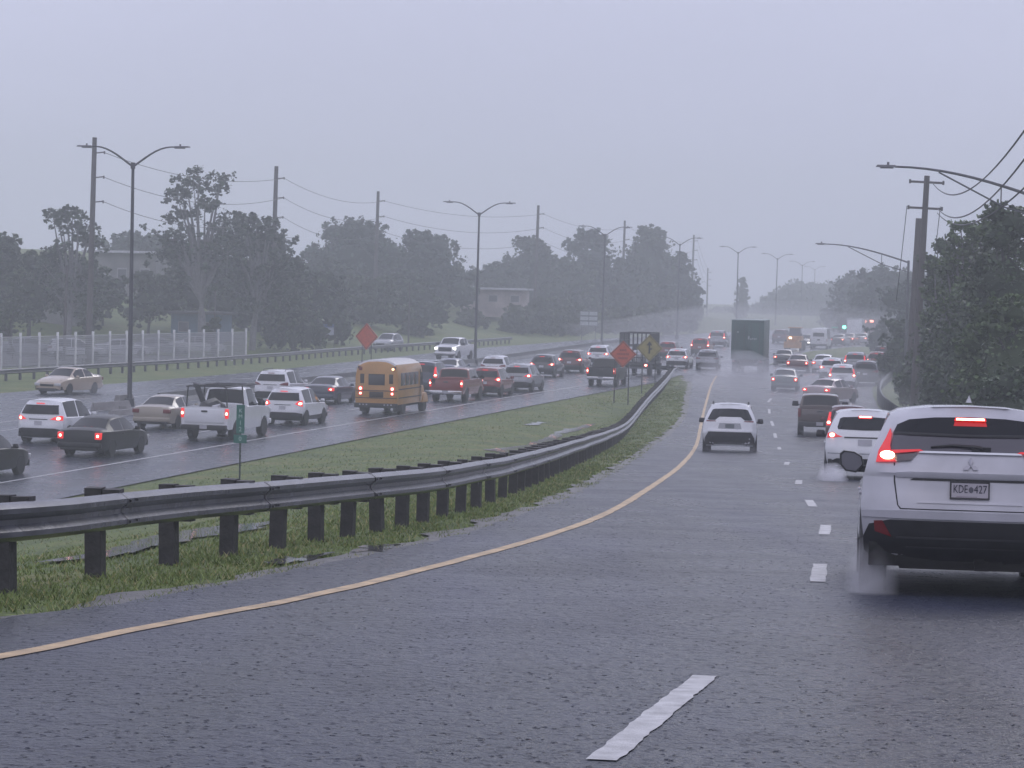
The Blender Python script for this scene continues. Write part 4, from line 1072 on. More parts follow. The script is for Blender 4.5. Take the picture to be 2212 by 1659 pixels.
for k, (x, z, w_, h) in enumerate([(.10, 2.78, .13, .26), (.26, 2.66, .10, .12), (.40, 2.70, .11, .12), (.55, 2.68, .09, .16), (.68, 2.70, .10, .11), (-.75, 3.2, .12, .12)]): mb.box((x, -4.592, z), (w_, .012, h))
mb.build('faded_lettering', mat('faded sign paint', (.30, .34, .36), .5), r_)
bx(r_, 'rear_bumper', (0, -4.5, .65), (2.3, .12, .16), BLK); bx(r_, 'chassis', (0, 0, .85), (1.0, 8.6, .3), UND)
mb = MB(); mb.box((0, 3.4, 1.9), (2.3, 1.8, 2.2), taper=(.95, .85)); mb.build('cab', GRN2, r_); bx(r_, 'windshield', (0, 4.25, 2.2), (1.9, .06, .8), GLASS, rot=Matrix.Rotation(R(6), 3, 'X'))
add_wheels(r_, .50, .50, 1.24, (-3.1, -2.0, 3.3), True)

# --- yellow school bus
r_ = place(822, 897, HD, 6.9, 'school_bus', 'short yellow school bus with black rub rails and lit red lamps', 'bus', back=1.0, group=GRP)
YB = mat('school bus yellow', (.44, .225, .06), .35, var=.12, vscale=1.5, coat=.3); BW = mat('bus roof white', (.55, .54, .55), .4, var=.08)
hb_ = 1.10; yr = -3.3; yf = 1.45
def bus_sec(k=1): return [(hb_-.02, .55), (hb_, .8), (hb_, 1.9), (hb_-.05, 2.28), (hb_-.16, 2.50), (hb_-.42, 2.64), (hb_*.4, 2.71), (0, 2.73)]
mb = MB(); rows = [(yr, .90), (yr+.05, .96), (yr+.14, 1.0), (yf-.1, 1.0), (yf, .95)]; n = 8
for y, k in rows:
    sec = [(x*(.97 if k < 1 else 1), .55+(z-.55)*k if z > 2 else z) for x, z in bus_sec()]
    mb.v += [(x, y, z) for x, z in sec]+[(-x, y, z) for x, z in sec[::-1][1:]]
W_ = 2*n-1
for i in range(len(rows)-1):
    for j in range(W_-1):
        a = i*W_+j; mb.f.append((a, a+1, a+1+W_, a+W_)); mb.mi.append(1 if 4 <= j <= 9 and 0 < i else 0)
mb.f += [tuple(range(W_)), tuple((len(rows)-1)*W_+j for j in range(W_))]; mb.mi += [0, 0]
mb.build('body', [YB, BW], r_, smooth=True, angle=30)
mb = MB(); mb.box((0, 2.15, 1.0), (1.8, 1.5, .8), taper=(.86, .9)); mb.box((0, 1.62, 1.55), (1.9, .6, .55), taper=(.95, .5)); o = mb.build('hood', YB, r_)
bm = bmesh.new(); bm.from_mesh(o.data); bmesh.ops.bevel(bm, geom=list(bm.edges), offset=.08, segments=3, affect='EDGES'); [setattr(f, 'smooth', True) for f in bm.faces]; bm.to_mesh(o.data); bm.free()
for s in (-1, 1):
    mb = MB(); mb.lathe_x([(-.15, .55), (.15, .55), (.17, .5)], 20, cx=s*.92, cy=2.15, cz=.45); mb.v = [(x, y, max(z, .5)) for x, y, z in mb.v]; mb.build('fender', YB, r_, smooth=True)
    for k in range(4): bx(r_, 'side_window', (s*(hb_+.004), yr+.85+k*.86, 1.78), (.02, .76, .62), GLASS2, bevel=.006)
    bx(r_, 'cab_window', (s*(hb_-.01), yf-.22, 1.72), (.03, .42, .66), GLASS)
    bx(r_, 'door_pillar', (s*(hb_+.002), yf-.50, 1.4), (.02, .09, 1.6), BLK)
    for z in (.88, 1.30): bx(r_, 'rub_rail', (s*(hb_+.012), (yr+yf)/2-.1, z), (.03, yf-yr-.5, .05), BLK)
    for z, lit, d in ((1.34, True, .20), (1.10, True, .16)): lamp(r_, 'taillight', (s*.80, yr-.01, z-.02), (d, .05, d), lit, hot=.7)
    lamp(r_, 'warning_lamp', (s*.82, yr+.03, 2.28), (.17, .09, .17), False)
    bx(r_, 'lamp_panel', (s*.74, yr+.03, 2.28), (.46, .04, .24), BLK, bevel=.01)
    bx(r_, 'rear_corner_window', (s*.73, yr-.005, 1.80), (.20, .03, .46), mat('brown glass', (.035, .022, .012), .15), bevel=.01)
    bx(r_, 'mud_flap', (s*.85, -2.65, .38), (.34, .02, .4), BLK)
    mb = MB(); mb.tube([(s*1.0, 2.5, 1.2), (s*1.3, 2.7, 1.5)], .02, 5); mb.box((s*1.32, 2.7, 1.55), (.18, .1, .25)); mb.build('side_mirror', BLK, r_)
    bx(r_, 'headlight', (s*.7, 2.92, .95), (.22, .06, .18), H_OFF, bevel=.02)
h = MB(); h.lathe_x([(0, .01), (0, .5), (.12, .42), (.16, .1)], 14); h.v = [(.82+p[1]*.13, yr-.02-p[0]*.1, 2.28+p[2]*.13) for p in h.v]
h.build('lit_warning_bulb', mat('amber bulb', (1, .5, .2), .3, emit=(1, .5, .25), es=4), r_, smooth=True)
bx(r_, 'emergency_window', (0, yr-.008, 1.76), (.74, .03, .46), mat('bus rear glass', (.05, .045, .05), .12), bevel=.01)
bx(r_, 'window_seal', (0, yr-.002, 1.76), (.82, .03, .54), BLK, bevel=.012)
bx(r_, 'lower_window', (0, yr-.008, 1.03), (.70, .03, .28), mat('brown glass', (.035, .022, .012)), bevel=.01)
for z in (.86, 1.22): bx(r_, 'rear_rub_rail', (0, yr-.006, z), (2.1, .03, .035), BLK)
bx(r_, 'rear_bumper', (0, yr-.06, .50), (2.16, .16, .22), BLK, bevel=.02)
for k in range(3):
    for s in (-1, 1): bx(r_, 'marker_lamp', (s*(.45+k*.17), yr-.145, .54), (.07, .02, .06), PLATE)
bx(r_, 'chassis', (0, 0, .48), (1.3, 5.9, .22), UND); bx(r_, 'front_bumper', (0, 3.0, .55), (2.0, .12, .24), BLK); add_wheels(r_, .40, .26, 1.04, (-1.95, 2.15), True)
bx(r_, 'windshield', (0, 1.74, 1.78), (1.7, .05, .55), GLASS, rot=Matrix.Rotation(R(24), 3, 'X'))

# --- oncoming traffic
r_ = place(120, 862, HD+188, 4.5, 'beige_sedan', 'beige sedan facing the viewer left of the nearest lamp post', 'car', back=4.0, group=GRO); r_.location = hit(148, 851) ; sedan(r_, BEIGE, False, head=False, high=False)
r_ = place(978, 780, HD+184, 5.4, 'pickup_truck', 'white crew pickup with bright head lamps facing the viewer by the second lamp post', 'pickup truck', back=4, group=GRO); r_.location = hit(982, 778); pickup(r_, WHITE, False, True, 5.4, .98, 1.88, head=True)
r_ = place(833, 755, HD+184, 4.5, 'silver_car', 'faint silver car partly behind the far orange diamond sign', 'car', back=2, group=GRO); r_.location = hit(838, 757); gsuv(r_, SILV, False, 4.5, .9, 1.6)

# --- far traffic at the top of the road
r_ = place(1548, 750, HD, 4.8, 'silver_van', 'pale silver van just left of the tall green truck', 'van', back=.3, group=GRD); gsuv(r_, SILV, True, 4.8, .95, 1.85, style=1)
r_ = place(1692, 792, 9, 4.5, 'dark_sedan', 'dark sedan lost in spray right behind the tall green truck', 'car', back=.2, group=GRR); sedan(r_, GREY, True)
r_ = place(1722, 806, 9, 4.5, 'maroon_sedan', 'maroon sedan ahead of the dark grey green sedan in the slip lane', 'car', back=.2, group=GRR); sedan(r_, DRED, True, style=1)
r_ = place(1846, 806, 11, 4.5, 'silver_suv', 'silver SUV ahead of the white SUV near the right shoulder', 'car', back=.2, group=GRR); gsuv(r_, SILV, True, 4.5, .91, 1.66, style=1)
r_ = place(1776, 806, 10, 4.5, 'white_sedan', 'white sedan leftmost ahead of the white wagon in the slip lane', 'car', back=.2, group=GRR); sedan(r_, WHITE, True)
r_ = place(1905, 790, 15, 4.5, 'black_suv', 'black SUV with red lamps vanishing behind the right trees', 'car', back=.2, group=GRR); gsuv(r_, BLACK, True, 4.5, .91, 1.7)
r_ = place(1440, 776, HD-1, 4.5, 'red_car', 'red hatchback between the yellow diamond sign and the white hatchback', 'car', back=.3, group=GRP); gsuv(r_, RED, True, 4.3, .9, 1.6)
r_ = place(1683, 742, HD+4, 4.6, 'maroon_suv', 'small maroon SUV just right of the tall green truck', 'car', back=.3, group=GRD); gsuv(r_, DRED, False, 4.6, .92, 1.7)
r_ = place(1718, 756, HD+180, 5, 'yellow_loader', 'small orange yellow work machine with a lit lamp right of the maroon SUV', 'loader', back=2, group=GRD)
OR = mat('machine orange', (.42, .20, .04), .4, var=.15)
mb = MB(); mb.box((0, 0, 1.1), (1.7, 2.6, .9), taper=(.9, .9)); mb.box((0, 1.2, .9), (1.3, .7, .7)); mb.build('body', OR, r_)
mb = MB(); mb.box((0, -.3, 1.95), (1.3, 1.3, .9), taper=(.9, .9)); mb.build('cab', GLASS2, r_); bx(r_, 'cab_roof', (0, -.3, 2.45), (1.5, 1.5, .1), OR, bevel=.02)
mb = MB(); mb.box((0, 2.1, .6), (1.9, .5, .7), taper=(1, .6)); mb.build('bucket', OR, r_)
for s in (-1, 1): bx(r_, 'arm', (s*.6, 1.5, 1.1), (.14, 1.6, .2), OR, rot=Matrix.Rotation(R(-15), 3, 'X'))
bx(r_, 'headlight', (.35, 1.56, 1.35), (.3, .08, .22), mat('warm lamp', (1, .8, .6), .3, emit=(1, .7, .45), es=5), bevel=.02); add_wheels(r_, .55, .4, 1.0, (-1.0, 1.0), True)
r_ = place(1742, 750, HD+182, 4.6, 'dark_car', 'dark oncoming car with one dazzling white head lamp beside the white van', 'car', back=2.3, group=GRD); sedan(r_, GREY, False, head=True, high=False)
o = bx(r_, 'driving_lamp', (.55, 2.34, .66), (.5, .06, .42), mat('dazzling lamp', (1, 1, .9), .3, emit=(1, .97, .85), es=9), bevel=.03)
def van(root, P, L=5.4, hw=1.0, Ht=2.35, lit=False):
    tab = [(0, .45, 1.15, 1.9, hw-.10, .72), (.06, .38, 1.15, Ht-.12, hw-.03, .80), (.2, .34, 1.15, Ht-.03, hw, .82), (3.6, .32, 1.13, Ht, hw, .82), (3.9, .32, 1.12, Ht-.07, hw, .80), (4.7, .34, 1.10, 1.35, hw-.02, hw-.16), (5.2, .38, 1.0, 1.12, hw-.08, .6), (5.4, .45, .7, .8, hw-.2, .5)]
    car_body(root, P, tab, [('windshield', 3.92, 4.68, 'top'), ('side_window', 3.1, 4.4, 'side'), ('side_window', .5, 1.6, 'side'), ('side_window', 1.8, 2.9, 'side')], (1.05, 4.3), .41)
    add_wheels(root, .36, .24, hw, (1.05-L/2, 4.3-L/2))
    y = -L/2
    for s in (-1, 1):
        bx(root, 'rear_door', (s*.44, y-.006, 1.25), (.86, .03, 1.5), P, bevel=.01)
        lamp(root, 'taillight', (s*(hw-.06), y+.02, 1.0), (.10, .1, .30), lit)
    bx(root, 'rear_window', (0, y-.028, 1.62), (1.25, .02, .42), GLASS, bevel=.006); bx(root, 'rear_bumper', (0, y-.05, .48), (hw*1.9, .14, .18), BLK, bevel=.03)
    bx(root, 'license_plate', (0, y-.03, 1.05), (.31, .02, .15), BLK); mirror_parts(root, hw, 4.1-L/2, 1.25, BLK, 1.3)
r_ = place(1768, 754, HD, 5.4, 'white_van', 'white panel van with a wide dark rear window in the far right lanes', 'van', back=.2, group=GRD); van(r_, WHITE)
r_ = place(1845, 738, HD+3, 6.4, 'box_truck', 'pale grey box truck among the red lamps at the far right of the road', 'truck', back=.3, group=GRD)
boxy(r_, 3.8, 1.1, .8, 3.0, SILV, y0=-1.0); mb = MB(); mb.box((0, 1.7, 1.3), (1.9, 1.5, 1.5), taper=(.9, .75)); mb.build('cab', SILV, r_); bx(r_, 'rear_door', (0, -2.92, 1.9), (1.9, .03, 1.9), WHITE)
for s in (-1, 1): lamp(r_, 'taillight', (s*.9, -2.93, .85), (.22, .06, .18), True, hot=.8)
bx(r_, 'rear_bumper', (0, -2.95, .6), (2, .12, .12), BLK); add_wheels(r_, .42, .26, 1.05, (-1.6, 1.9))
r_ = place(1872, 737, HD+4, 7, 'red_truck', 'red backed truck with two glowing beacons at the far right of the road', 'truck', back=.3, group=GRD)
boxy(r_, 3.6, 1.15, .9, 3.0, DRED, y0=-1.0); mb = MB(); mb.box((0, 1.9, 1.4), (2.0, 1.7, 1.7), taper=(.9, .8)); mb.build('cab', DRED, r_)
for s in (-1, 1):
    lamp(r_, 'taillight', (s*.55, -2.84, .95), (.34, .08, .22), True, hot=.9); bx(r_, 'beacon', (s*.55, -2.84, 2.65), (.5, .08, .3), mat('beacon lamp', (1, .4, .3), .3, emit=(1, .35, .25), es=4), bevel=.02)
bx(r_, 'rear_bumper', (0, -2.9, .6), (2, .12, .12), BLK); add_wheels(r_, .42, .26, 1.05, (-1.6, 2.0))
for k, (u, v, P, lab) in enumerate([(1808, 748, GREY, 'dark sedan with red lamps immediately right of the white van'), (1830, 746, DRED, 'dark red sedan second to the right of the white van'), (1858, 745, SILV, 'silver sedan with red lamps below the red backed truck'), (1893, 742, GREY, 'grey sedan farthest right against the tree line')]):
    r_ = place(u, v, HD+5, 4.6, 'sedan_car', lab, 'car', back=.2, group=GRD); sedan(r_, P, True, high=False)
# parked cars behind the white fence
for k, (u, Y, P, rz, lab) in enumerate([(60, 117, SILV, 75, 'silver parked car leftmost behind the white fence'), (168, 112, WHITE, 80, 'white parked car behind the white fence left of the leaning timber utility pole'), (268, 118, WHITE, 78, 'white parked car behind the white fence just left of the nearest lamp post'), (345, 121, SILV, 82, 'silver parked car behind the white fence just right of the nearest lamp post'), (430, 124, WHITE, 84, 'white parked car behind the white fence, farthest right of the parked row')]):
    x = sx(u, Y); r_ = empty('parked_car', (x, Y*K, H(x, Y*K)+.05), R(-rz), lab, 'car', 'cars parked behind the white fence')
    (sedan(r_, P, False) if k != 1 else gsuv(r_, P, False))

# ---------------------------------------------------------------- lamp posts
RH = R(HD)
LM = {}
def lamp_parts():
    mb = MB(); mb.tube([(0, 0, 0), (0, 0, .5), (0, 0, 12.0)], [.13, .125, .075], 10); mb.tube([(0, 0, 0), (0, 0, .45)], .24, 10); mb.tube([(0, 0, 11.85), (0, 0, 12.15)], .12, 10)
    pole = mb.build('pole', POLE, smooth=True)
    mb = MB(); P_ = [(.05, 0, 12.02)]
    for k in range(9):
        t = k/8; P_.append((.1+2.15*t, 0, 12.02+.92*math.sin(min(1, t*1.12)*math.pi/2)**1.05))
    mb.tube(P_, [.06]+[.055-.02*k/8 for k in range(9)], 7); arm = mb.build('arm', POLE, smooth=True)
    mb = MB(); mb.box((2.55, 0, 12.95), (.80, .26, .07), taper=(.9, .8)); mb.box((2.43, 0, 12.89), (.5, .22, .06)); mb.tube([(2.45, 0, 12.98), (2.45, 0, 13.08)], .045, 7)
    head = mb.build('lamp_head', mat('lamp head grey', (.12, .12, .135), .4))
    return pole, arm, head
lp_, la_, lh_ = lamp_parts()
lnames = ['tallest and nearest double armed street lamp on the left of the view', 'double armed street lamp by the white oncoming pickup', 'double armed street lamp in front of the rounded trees beside the white panel sign',
          'double armed street lamp before the last large tree of the left bank', 'double armed street lamp rising behind the tall green truck on its left', 'double armed street lamp rising behind the right edge of the tall green truck',
          'small hazy double armed street lamp right of the tall green truck', 'faintest double armed street lamp at the end of the road']
for i, (x, y) in enumerate(LL):
    rt = empty('street_lamp', (x, y, 0), -(RH+(R(6) if i > 3 else 0)), lnames[i], 'street lamp', 'double armed lamp posts in the highway median')
    rt.rotation_euler.y = random.uniform(-.006, .012)
    for k, src in enumerate((lp_, la_, lh_, la_, lh_)):
        o = src if (i == 0 and k < 3) else src.copy()
        if o is not src: COL.objects.link(o)
        o.parent = rt
        if k > 2: o.rotation_euler = (0, 0, math.pi)
# single-arm lamps on the right shoulder
def side_lamp(xp, yp, z0, ztop, arm, label, rz):
    rt = empty('street_lamp', (xp, yp, z0), rz, label, 'street lamp', 'single armed lamps on the right shoulder'); h = ztop-z0
    mb = MB(); mb.tube([(0, 0, 0), (0, 0, h+.1)], [.14, .09], 10); mb.build('pole', POLE, rt, smooth=True)
    mb = MB(); pts = [(-arm*t, 0, h-.05+(1.25*math.sin(t*math.pi/2))) for t in [k/10 for k in range(11)]]; mb.tube(pts, [.065-.025*k/10 for k in range(11)], 7); mb.build('arm', POLE, rt, smooth=True)
    mb = MB(); mb.tube([(0, 0, h-.75), (-arm*.30, 0, h-.25), (-arm*.72, 0, h+1.02)], .035, 6)
    mb.tube([(-arm*.32, 0, h-.22), (-arm*.32, 0, h+.52)], .025, 5); mb.build('brace', POLE, rt, smooth=True)
    mb = MB(); z = h+1.22; mb.box((-arm-.32, 0, z), (.8, .28, .08), taper=(.85, .8)); mb.box((-arm-.3, 0, z-.06), (.5, .24, .06)); mb.tube([(-arm-.25, 0, z), (-arm-.25, 0, z+.15)], .05, 7); mb.build('lamp_head', mat('lamp head grey', (.12, .12, .135)), rt)
side_lamp(20.2, 56*K, zr(56*K), 10.15, 5.9, 'large single armed lamp reaching in from the right edge above the trees', R(-6))
side_lamp(29.2, 110*K, 0, 8.85, 6.2, 'single armed lamp whose arm ends left of the two timber poles', R(-6))
side_lamp(56, 158*K, 0, 9.2, 6.5, 'faint farthest single armed lamp over the distant right trees', R(-10))

# ---------------------------------------------------------------- utility poles and wires
def upole(u, Y, ztop, r, label, arms=(1.1, 2.9, 4.7), side=1, lean=0, cross=False, name='utility_pole', grp='timber utility poles behind the left guardrail'):
    x = sx(u, Y); Y = Y*K; z0 = H(x, Y); h = ztop-z0
    rt = empty(name, (x, Y, z0), 0, label, 'utility pole', grp); rt.rotation_euler = (0, lean, 0)
    mb = MB(); mb.tube([(0, 0, -.2), (0, 0, h)], [r, r*.68], 10); mb.build('pole', UPOLE, rt, smooth=True)
    for a in arms:
        mb = MB()
        if cross: mb.box((0, 0, h-a), (1.9, .10, .12)); ins = (-.9, .9)
        else: mb.tube([(0, 0, h-a-.05), (side*.75, 0, h-a+.05)], .05, 6); ins = (side*.75,)
        o = mb.build('crossarm', UPOLE, rt)
        for q in ins:
            mb = MB(); mb.tube([(q, 0, h-a-.10), (q, 0, h-a+.12)], .055, 6); mb.build('insulator', GALVD, o)
    return Vector((x, Y, z0)), [Vector((x+side*.75+lean*h, Y, ztop-a)) for a in arms]
UPN = ['thickest leaning timber utility pole at the left beside the nearest lamp post', 'timber utility pole rising behind the big ragged tree', 'timber utility pole in front of the large rounded tree', 'timber utility pole right of the flat roofed house',
       'timber utility pole in front of the trees between two lamp arms', 'timber utility pole beside the fourth double armed lamp']
UPL = []
for (u, Y, zt, r), lab in zip([(192, 109, 16.6, .25), (586, 137, 16.9, .27), (808, 172, 16.9, .25), (1154, 193, 16.8, .25), (1342, 230, 16.7, .24), (1492, 283, 16.6, .24)], UPN):
    UPL.append(upole(u, Y, zt, r, lab, lean=.012)[1])
UPL.append(upole(1526, 330, 11.0, .2, 'short far timber pole in the gap before the tall green truck', arms=(1.0, 2.6, 4.0))[1])
upole(139, 110, 7.2, .13, 'short thin dark pole standing left of the thickest timber utility pole', arms=(), lean=.02)
upole(464, 122, 5.4, .07, 'thin bare post right behind the right part of the white fence', arms=())
upole(883, 150, 6.5, .10, 'thin dark pole in front of the dark trees beside the grassy bank', arms=())
def wire(a, b, sag, label, name='power_line', grp='power lines strung between the timber poles', r=.022, n=16):
    mb = MB(); mid = []
    for k in range(n+1):
        t = k/n; p = a.lerp(b, t); p.z -= 4*sag*t*(1-t); mid.append(p-a)
    mb.tube(mid, r, 4); o = mb.build(name, WIRE, loc=a); tag(o, label, 'cable', grp); return o
for i in range(len(UPL)-1):
    for k in range(3):
        wire(UPL[i][k], UPL[i+1][k], 1.0+.2*k, ('highest', 'middle', 'lowest')[k]+' power line between timber poles '+('at the left by the nearest lamp', 'over the big ragged tree', 'over the rounded trees', 'above the flat roofed house', 'crossing the last large tree', 'in the hazy gap')[i])
pb1, wa = upole(1978, 80, 12.9, .22, 'tall dark timber pole with crossarms rising from the right trees', arms=(.35, 1.75), side=1, lean=.03, cross=True, grp='timber poles in the right trees')
pb2, wb = upole(1966, 88, 11.0, .25, 'shorter thick dark timber pole just left of the crossarm pole', arms=(), lean=.03, grp='timber poles in the right trees')
top = Vector((pb1.x+.4, 80*K, 12.6))
for k, (u, v, z) in enumerate([(2212, 165, 0), (2212, 242, 0), (2212, 318, 0)]):
    e = at(u, v, 38); a = top+Vector((.3+.3*(k > 0), 0, -.1-1.35*min(k, 1)-.25*(k == 2))); d = e-a
    wire(a, a+d*1.35, 1.9-.25*k, ('topmost', 'middle', 'lowest')[k]+' cable sweeping up to the right edge from the crossarm pole', grp='cables rising at the right edge', r=.03, n=24)
for k, dx in enumerate((-.9, .9)):
    a = top+Vector((dx-.15, 0, -1.35)); wire(a, a+Vector((-.15, 2.0, -5.2)), .1, ('left', 'right')[k]+' slack cable hanging down behind the crossarm pole', grp='slack cables at the crossarm pole', r=.02)

# ---------------------------------------------------------------- signs
ORG = mat('orange sign sheet', (.50, .085, .035), .4, var=.12, vscale=4); YLG = mat('faded yellow sign sheet', (.30, .255, .085), .45, var=.2, vscale=4)
POST = mat('sign post', (.03, .032, .03), .5)
def diamond(c, half, m, legs, label, ztilt=0, glyph=None, rz=0):
    g = min(H(p.x, p.y) for p in legs); base = Vector((c.x, c.y, H(c.x, c.y)))
    rt = empty('warning_sign', base, rz, label, 'road sign'); h = c.z-base.z
    mb = MB(); q = [(0, -half), (half, 0), (0, half), (-half, 0)]; t = .02
    mb.v = [(x, -t, h+z) for x, z in q]+[(x, t, h+z) for x, z in q]; mb.f = [(0, 1, 2, 3), (7, 6, 5, 4)]+[(i, 4+i, 4+(i+1) % 4, (i+1) % 4) for i in range(4)]; mb.mi = [0]*6
    mb.build('panel', m, rt)
    mb = MB(); a, b = half*.93, half*.87
    for i in range(4):
        x0, z0 = q[i]; x1, z1 = q[(i+1) % 4]; k0, k1 = .93, .88
        mb.add([(x0*k0, -t-.004, h+z0*k0), (x1*k0, -t-.004, h+z1*k0), (x1*k1, -t-.004, h+z1*k1), (x0*k1, -t-.004, h+z0*k1)], [(0, 1, 2, 3)])
    mb.build('border', BLK, rt)
    if glyph == 'words':
        mb = MB()
        for r_, (n_, w_) in enumerate([(4, .36), (7, .62), (6, .5)]):
            z = half*(.30-.30*r_)
            for k in range(n_): mb.box((-w_/2*half/.7+(w_*half/.7)*(k+.5)/n_, -t-.005, h+z), (w_*half/.7/n_*.62, .006, half*.15))
        mb.build('lettering', mat('sign legend', (.22, .02, .015), .5), rt)
    if glyph == 'arrow':
        mb = MB(); s_ = half
        mb.box((0, -t-.006, h-.10*s_), (.13*s_, .008, .62*s_)); mb.add([(-.22*s_, -t-.010, h+.20*s_), (.22*s_, -t-.010, h+.20*s_), (0, -t-.010, h+.52*s_)], [(0, 1, 2)])
        mb.box((.10*s_, -t-.006, h-.06*s_), (.22*s_, .008, .10*s_)); mb.build('arrow', BLK, rt)
    mb = MB()
    for p in legs:
        a = Vector((p.x-base.x, p.y-base.y)); mb = MB(); a = Matrix.Rotation(-rz, 2) @ a
        mb.tube([(a.x, .05, H(p.x, p.y)-base.z-.1), (a.x, .05, h+half*.25)], .035, 6); mb.build('post', POST, rt)
    return rt
def sign_at(u, v, ub, vb, half_px, *a, Y=None, **k):
    legs = [hit(x, y) for x, y in zip(ub, vb)]
    Yc = (Y*K if Y else sum(p.y for p in legs)/len(legs))
    if Y: legs = [Vector((sx(x, Y), Yc, H(sx(x, Y), Yc))) for x in ub]
    for p in legs: p.y = Yc
    return diamond(at(u, v, Yc/K), half_px*Yc/FPX, a[0], legs, a[1], **k)
sign_at(1346, 765, (1327, 1355), (872, 873), 29, ORG, 'orange diamond warning sign on two posts in the median grass', glyph='words', rz=R(-6))
sign_at(1403, 752, (1387, 1412), (853, 852), 29, YLG, 'faded yellow diamond sign with a black arrow beside the orange median sign', glyph='arrow', rz=R(-12))
sign_at(792, 727, (779, 806), (0, 0), 29, ORG, 'orange diamond sign on two posts above the roof of the yellow bus', Y=101, rz=R(-30))
# green kilometre marker
p = hit(517, 1043)
rt = empty('marker_sign', p, R(-8), 'narrow green kilometre marker on a thin post in front of the white work pickup', 'road sign'); s_ = FPX/p.y
hp = (1043-880)/s_
mb = MB(); mb.box((0, .03, hp*.5), (.05, .04, hp)); o = mb.build('post', mat('dark green post', (.02, .035, .03), .5), rt)
GS = mat('green sign sheet', (.018, .13, .11), .4, var=.15)
mb = MB(); mb.box((0, 0, hp-.36), (.26, .02, .90)); mb.build('panel', GS, rt); mb = MB(); mb.box((0, -.002, hp-.98), (.42, .02, .26)); mb.build('lower_panel', GS, rt)
WS = mat('white sign legend', (.42, .52, .50), .5)
for t, z, s2 in (('K', -.10, .17), ('M', -.28, .17), ('1', -.48, .20), ('2', -.68, .20)):
    text_mesh(t, s2, WS, Matrix.Translation((0, -.012, hp+z)) @ RX, 'lettering', rt)
text_mesh('0', .2, WS, Matrix.Translation((0, -.014, hp-.98)) @ RX, 'lettering', rt)
# multi-panel board
Y = 172; c = at(1272, 688, Y); g = H(c.x, c.y)
rt = empty('panel_sign', (c.x, c.y, g), R(-10), 'grey board with three rows of pale plates beside the third double armed lamp', 'sign'); h = c.z-g
WP = mat('pale sign plate', (.42, .45, .46), .5)
for r_ in range(3):
    for k in (-1, 1): bx(rt, 'plate', (k*.52, -.03, h+.58-.58*r_), (.96, .04, .44), WP)
bx(rt, 'backing', (0, .02, h), (2.1, .05, 1.7), mat('sign backing grey', (.09, .11, .12), .5))
for k in (-.8, .8): bx(rt, 'post', (k, .08, (h+.4)/2), (.09, .07, h+.4), GALVD)
# banner
Y = 135; c = at(702, 713, Y); g = H(c.x, c.y)
rt = empty('banner', (c.x, c.y, g), R(-12), 'white banner with a blue top strip among dark trees left of the orange sign', 'banner'); h = c.z-g
mb = MB()
for i in range(9):
    x = -.85+1.7*i/8
    for z in (-.42, .30): mb.v.append((x, .03*math.sin(i*1.3), h+z-(.10*math.sin(math.pi*i/8) if z < 0 else .05*math.sin(math.pi*i/8))))
mb.f = [(2*i, 2*i+2, 2*i+3, 2*i+1) for i in range(8)]; mb.mi = [0]*8; mb.build('cloth', mat('banner cloth', (.50, .52, .62), .6, var=.1), rt)
bx(rt, 'blue_strip', (0, -.04, h+.40), (1.7, .03, .3), mat('banner blue', (.08, .12, .26), .5))
for k, (x, z, w_) in enumerate([(-.45, .05, .3), (-.05, .08, .28), (-.35, -.18, .3), (.05, -.15, .2)]): bx(rt, 'printed_mark', (x, -.045, h+z), (w_, .01, .13), mat('banner blue', (.08, .12, .26)))
for k in (-.88, .88): bx(rt, 'post', (k, .03, (h+.5)/2), (.06, .06, h+.5), POST)
# small white notice by the thick pole
p = at(178, 771, 106); rt = empty('notice_sign', (p.x, p.y, H(p.x, p.y)), 0, 'tiny white notice plate at the foot of the thickest timber utility pole', 'sign'); h = p.z-H(p.x, p.y)
bx(rt, 'plate', (0, 0, h), (.6, .03, .24), WHT); bx(rt, 'post', (0, .03, h/2), (.05, .04, h), POST)

# ---------------------------------------------------------------- fence, houses
FA, FB = Vector((sx(-40, 97), 97*K)), Vector((sx(532, 118), 118*K)); nF = 16
rt = empty('fence', (FA.x, FA.y, H(*FA)), 0, 'white column and wire fence in front of the parking lot at the left', 'fence'); off = Vector(rt.location)
FW = mat('fence column white', (.68, .68, .70), .6, var=.15, vscale=2)
def fp(t):
    q = FA.lerp(FB, t); return Vector((q.x, q.y, H(q.x, q.y)))
for i in range(nF+1):
    q = fp(i/nF)-off; bx(rt, 'column', (q.x, q.y, q.z+1.25), (.16, .16, 2.55), FW, bevel=.02)
mb = MB()
for i in range(nF):
    a, b = fp(i/nF)-off, fp((i+1)/nF)-off
    for z in (.2, 1.2, 2.25): mb.tube([a+Vector((0, 0, z)), b+Vector((0, 0, z))], .022, 4)
    for k in range(1, 16):
        q = a.lerp(b, k/16); mb.tube([q+Vector((0, 0, .2)), q+Vector((0, 0, 2.25))], .03, 3, cap=False)
    for k in range(14): z = .2+2.05*k/14; mb.tube([a+Vector((0, 0, z)), b+Vector((0, 0, z))], .022, 3, cap=False)
mb.build('wire_mesh', mat('fence wire', (.34, .34, .37), .5, .1), rt)
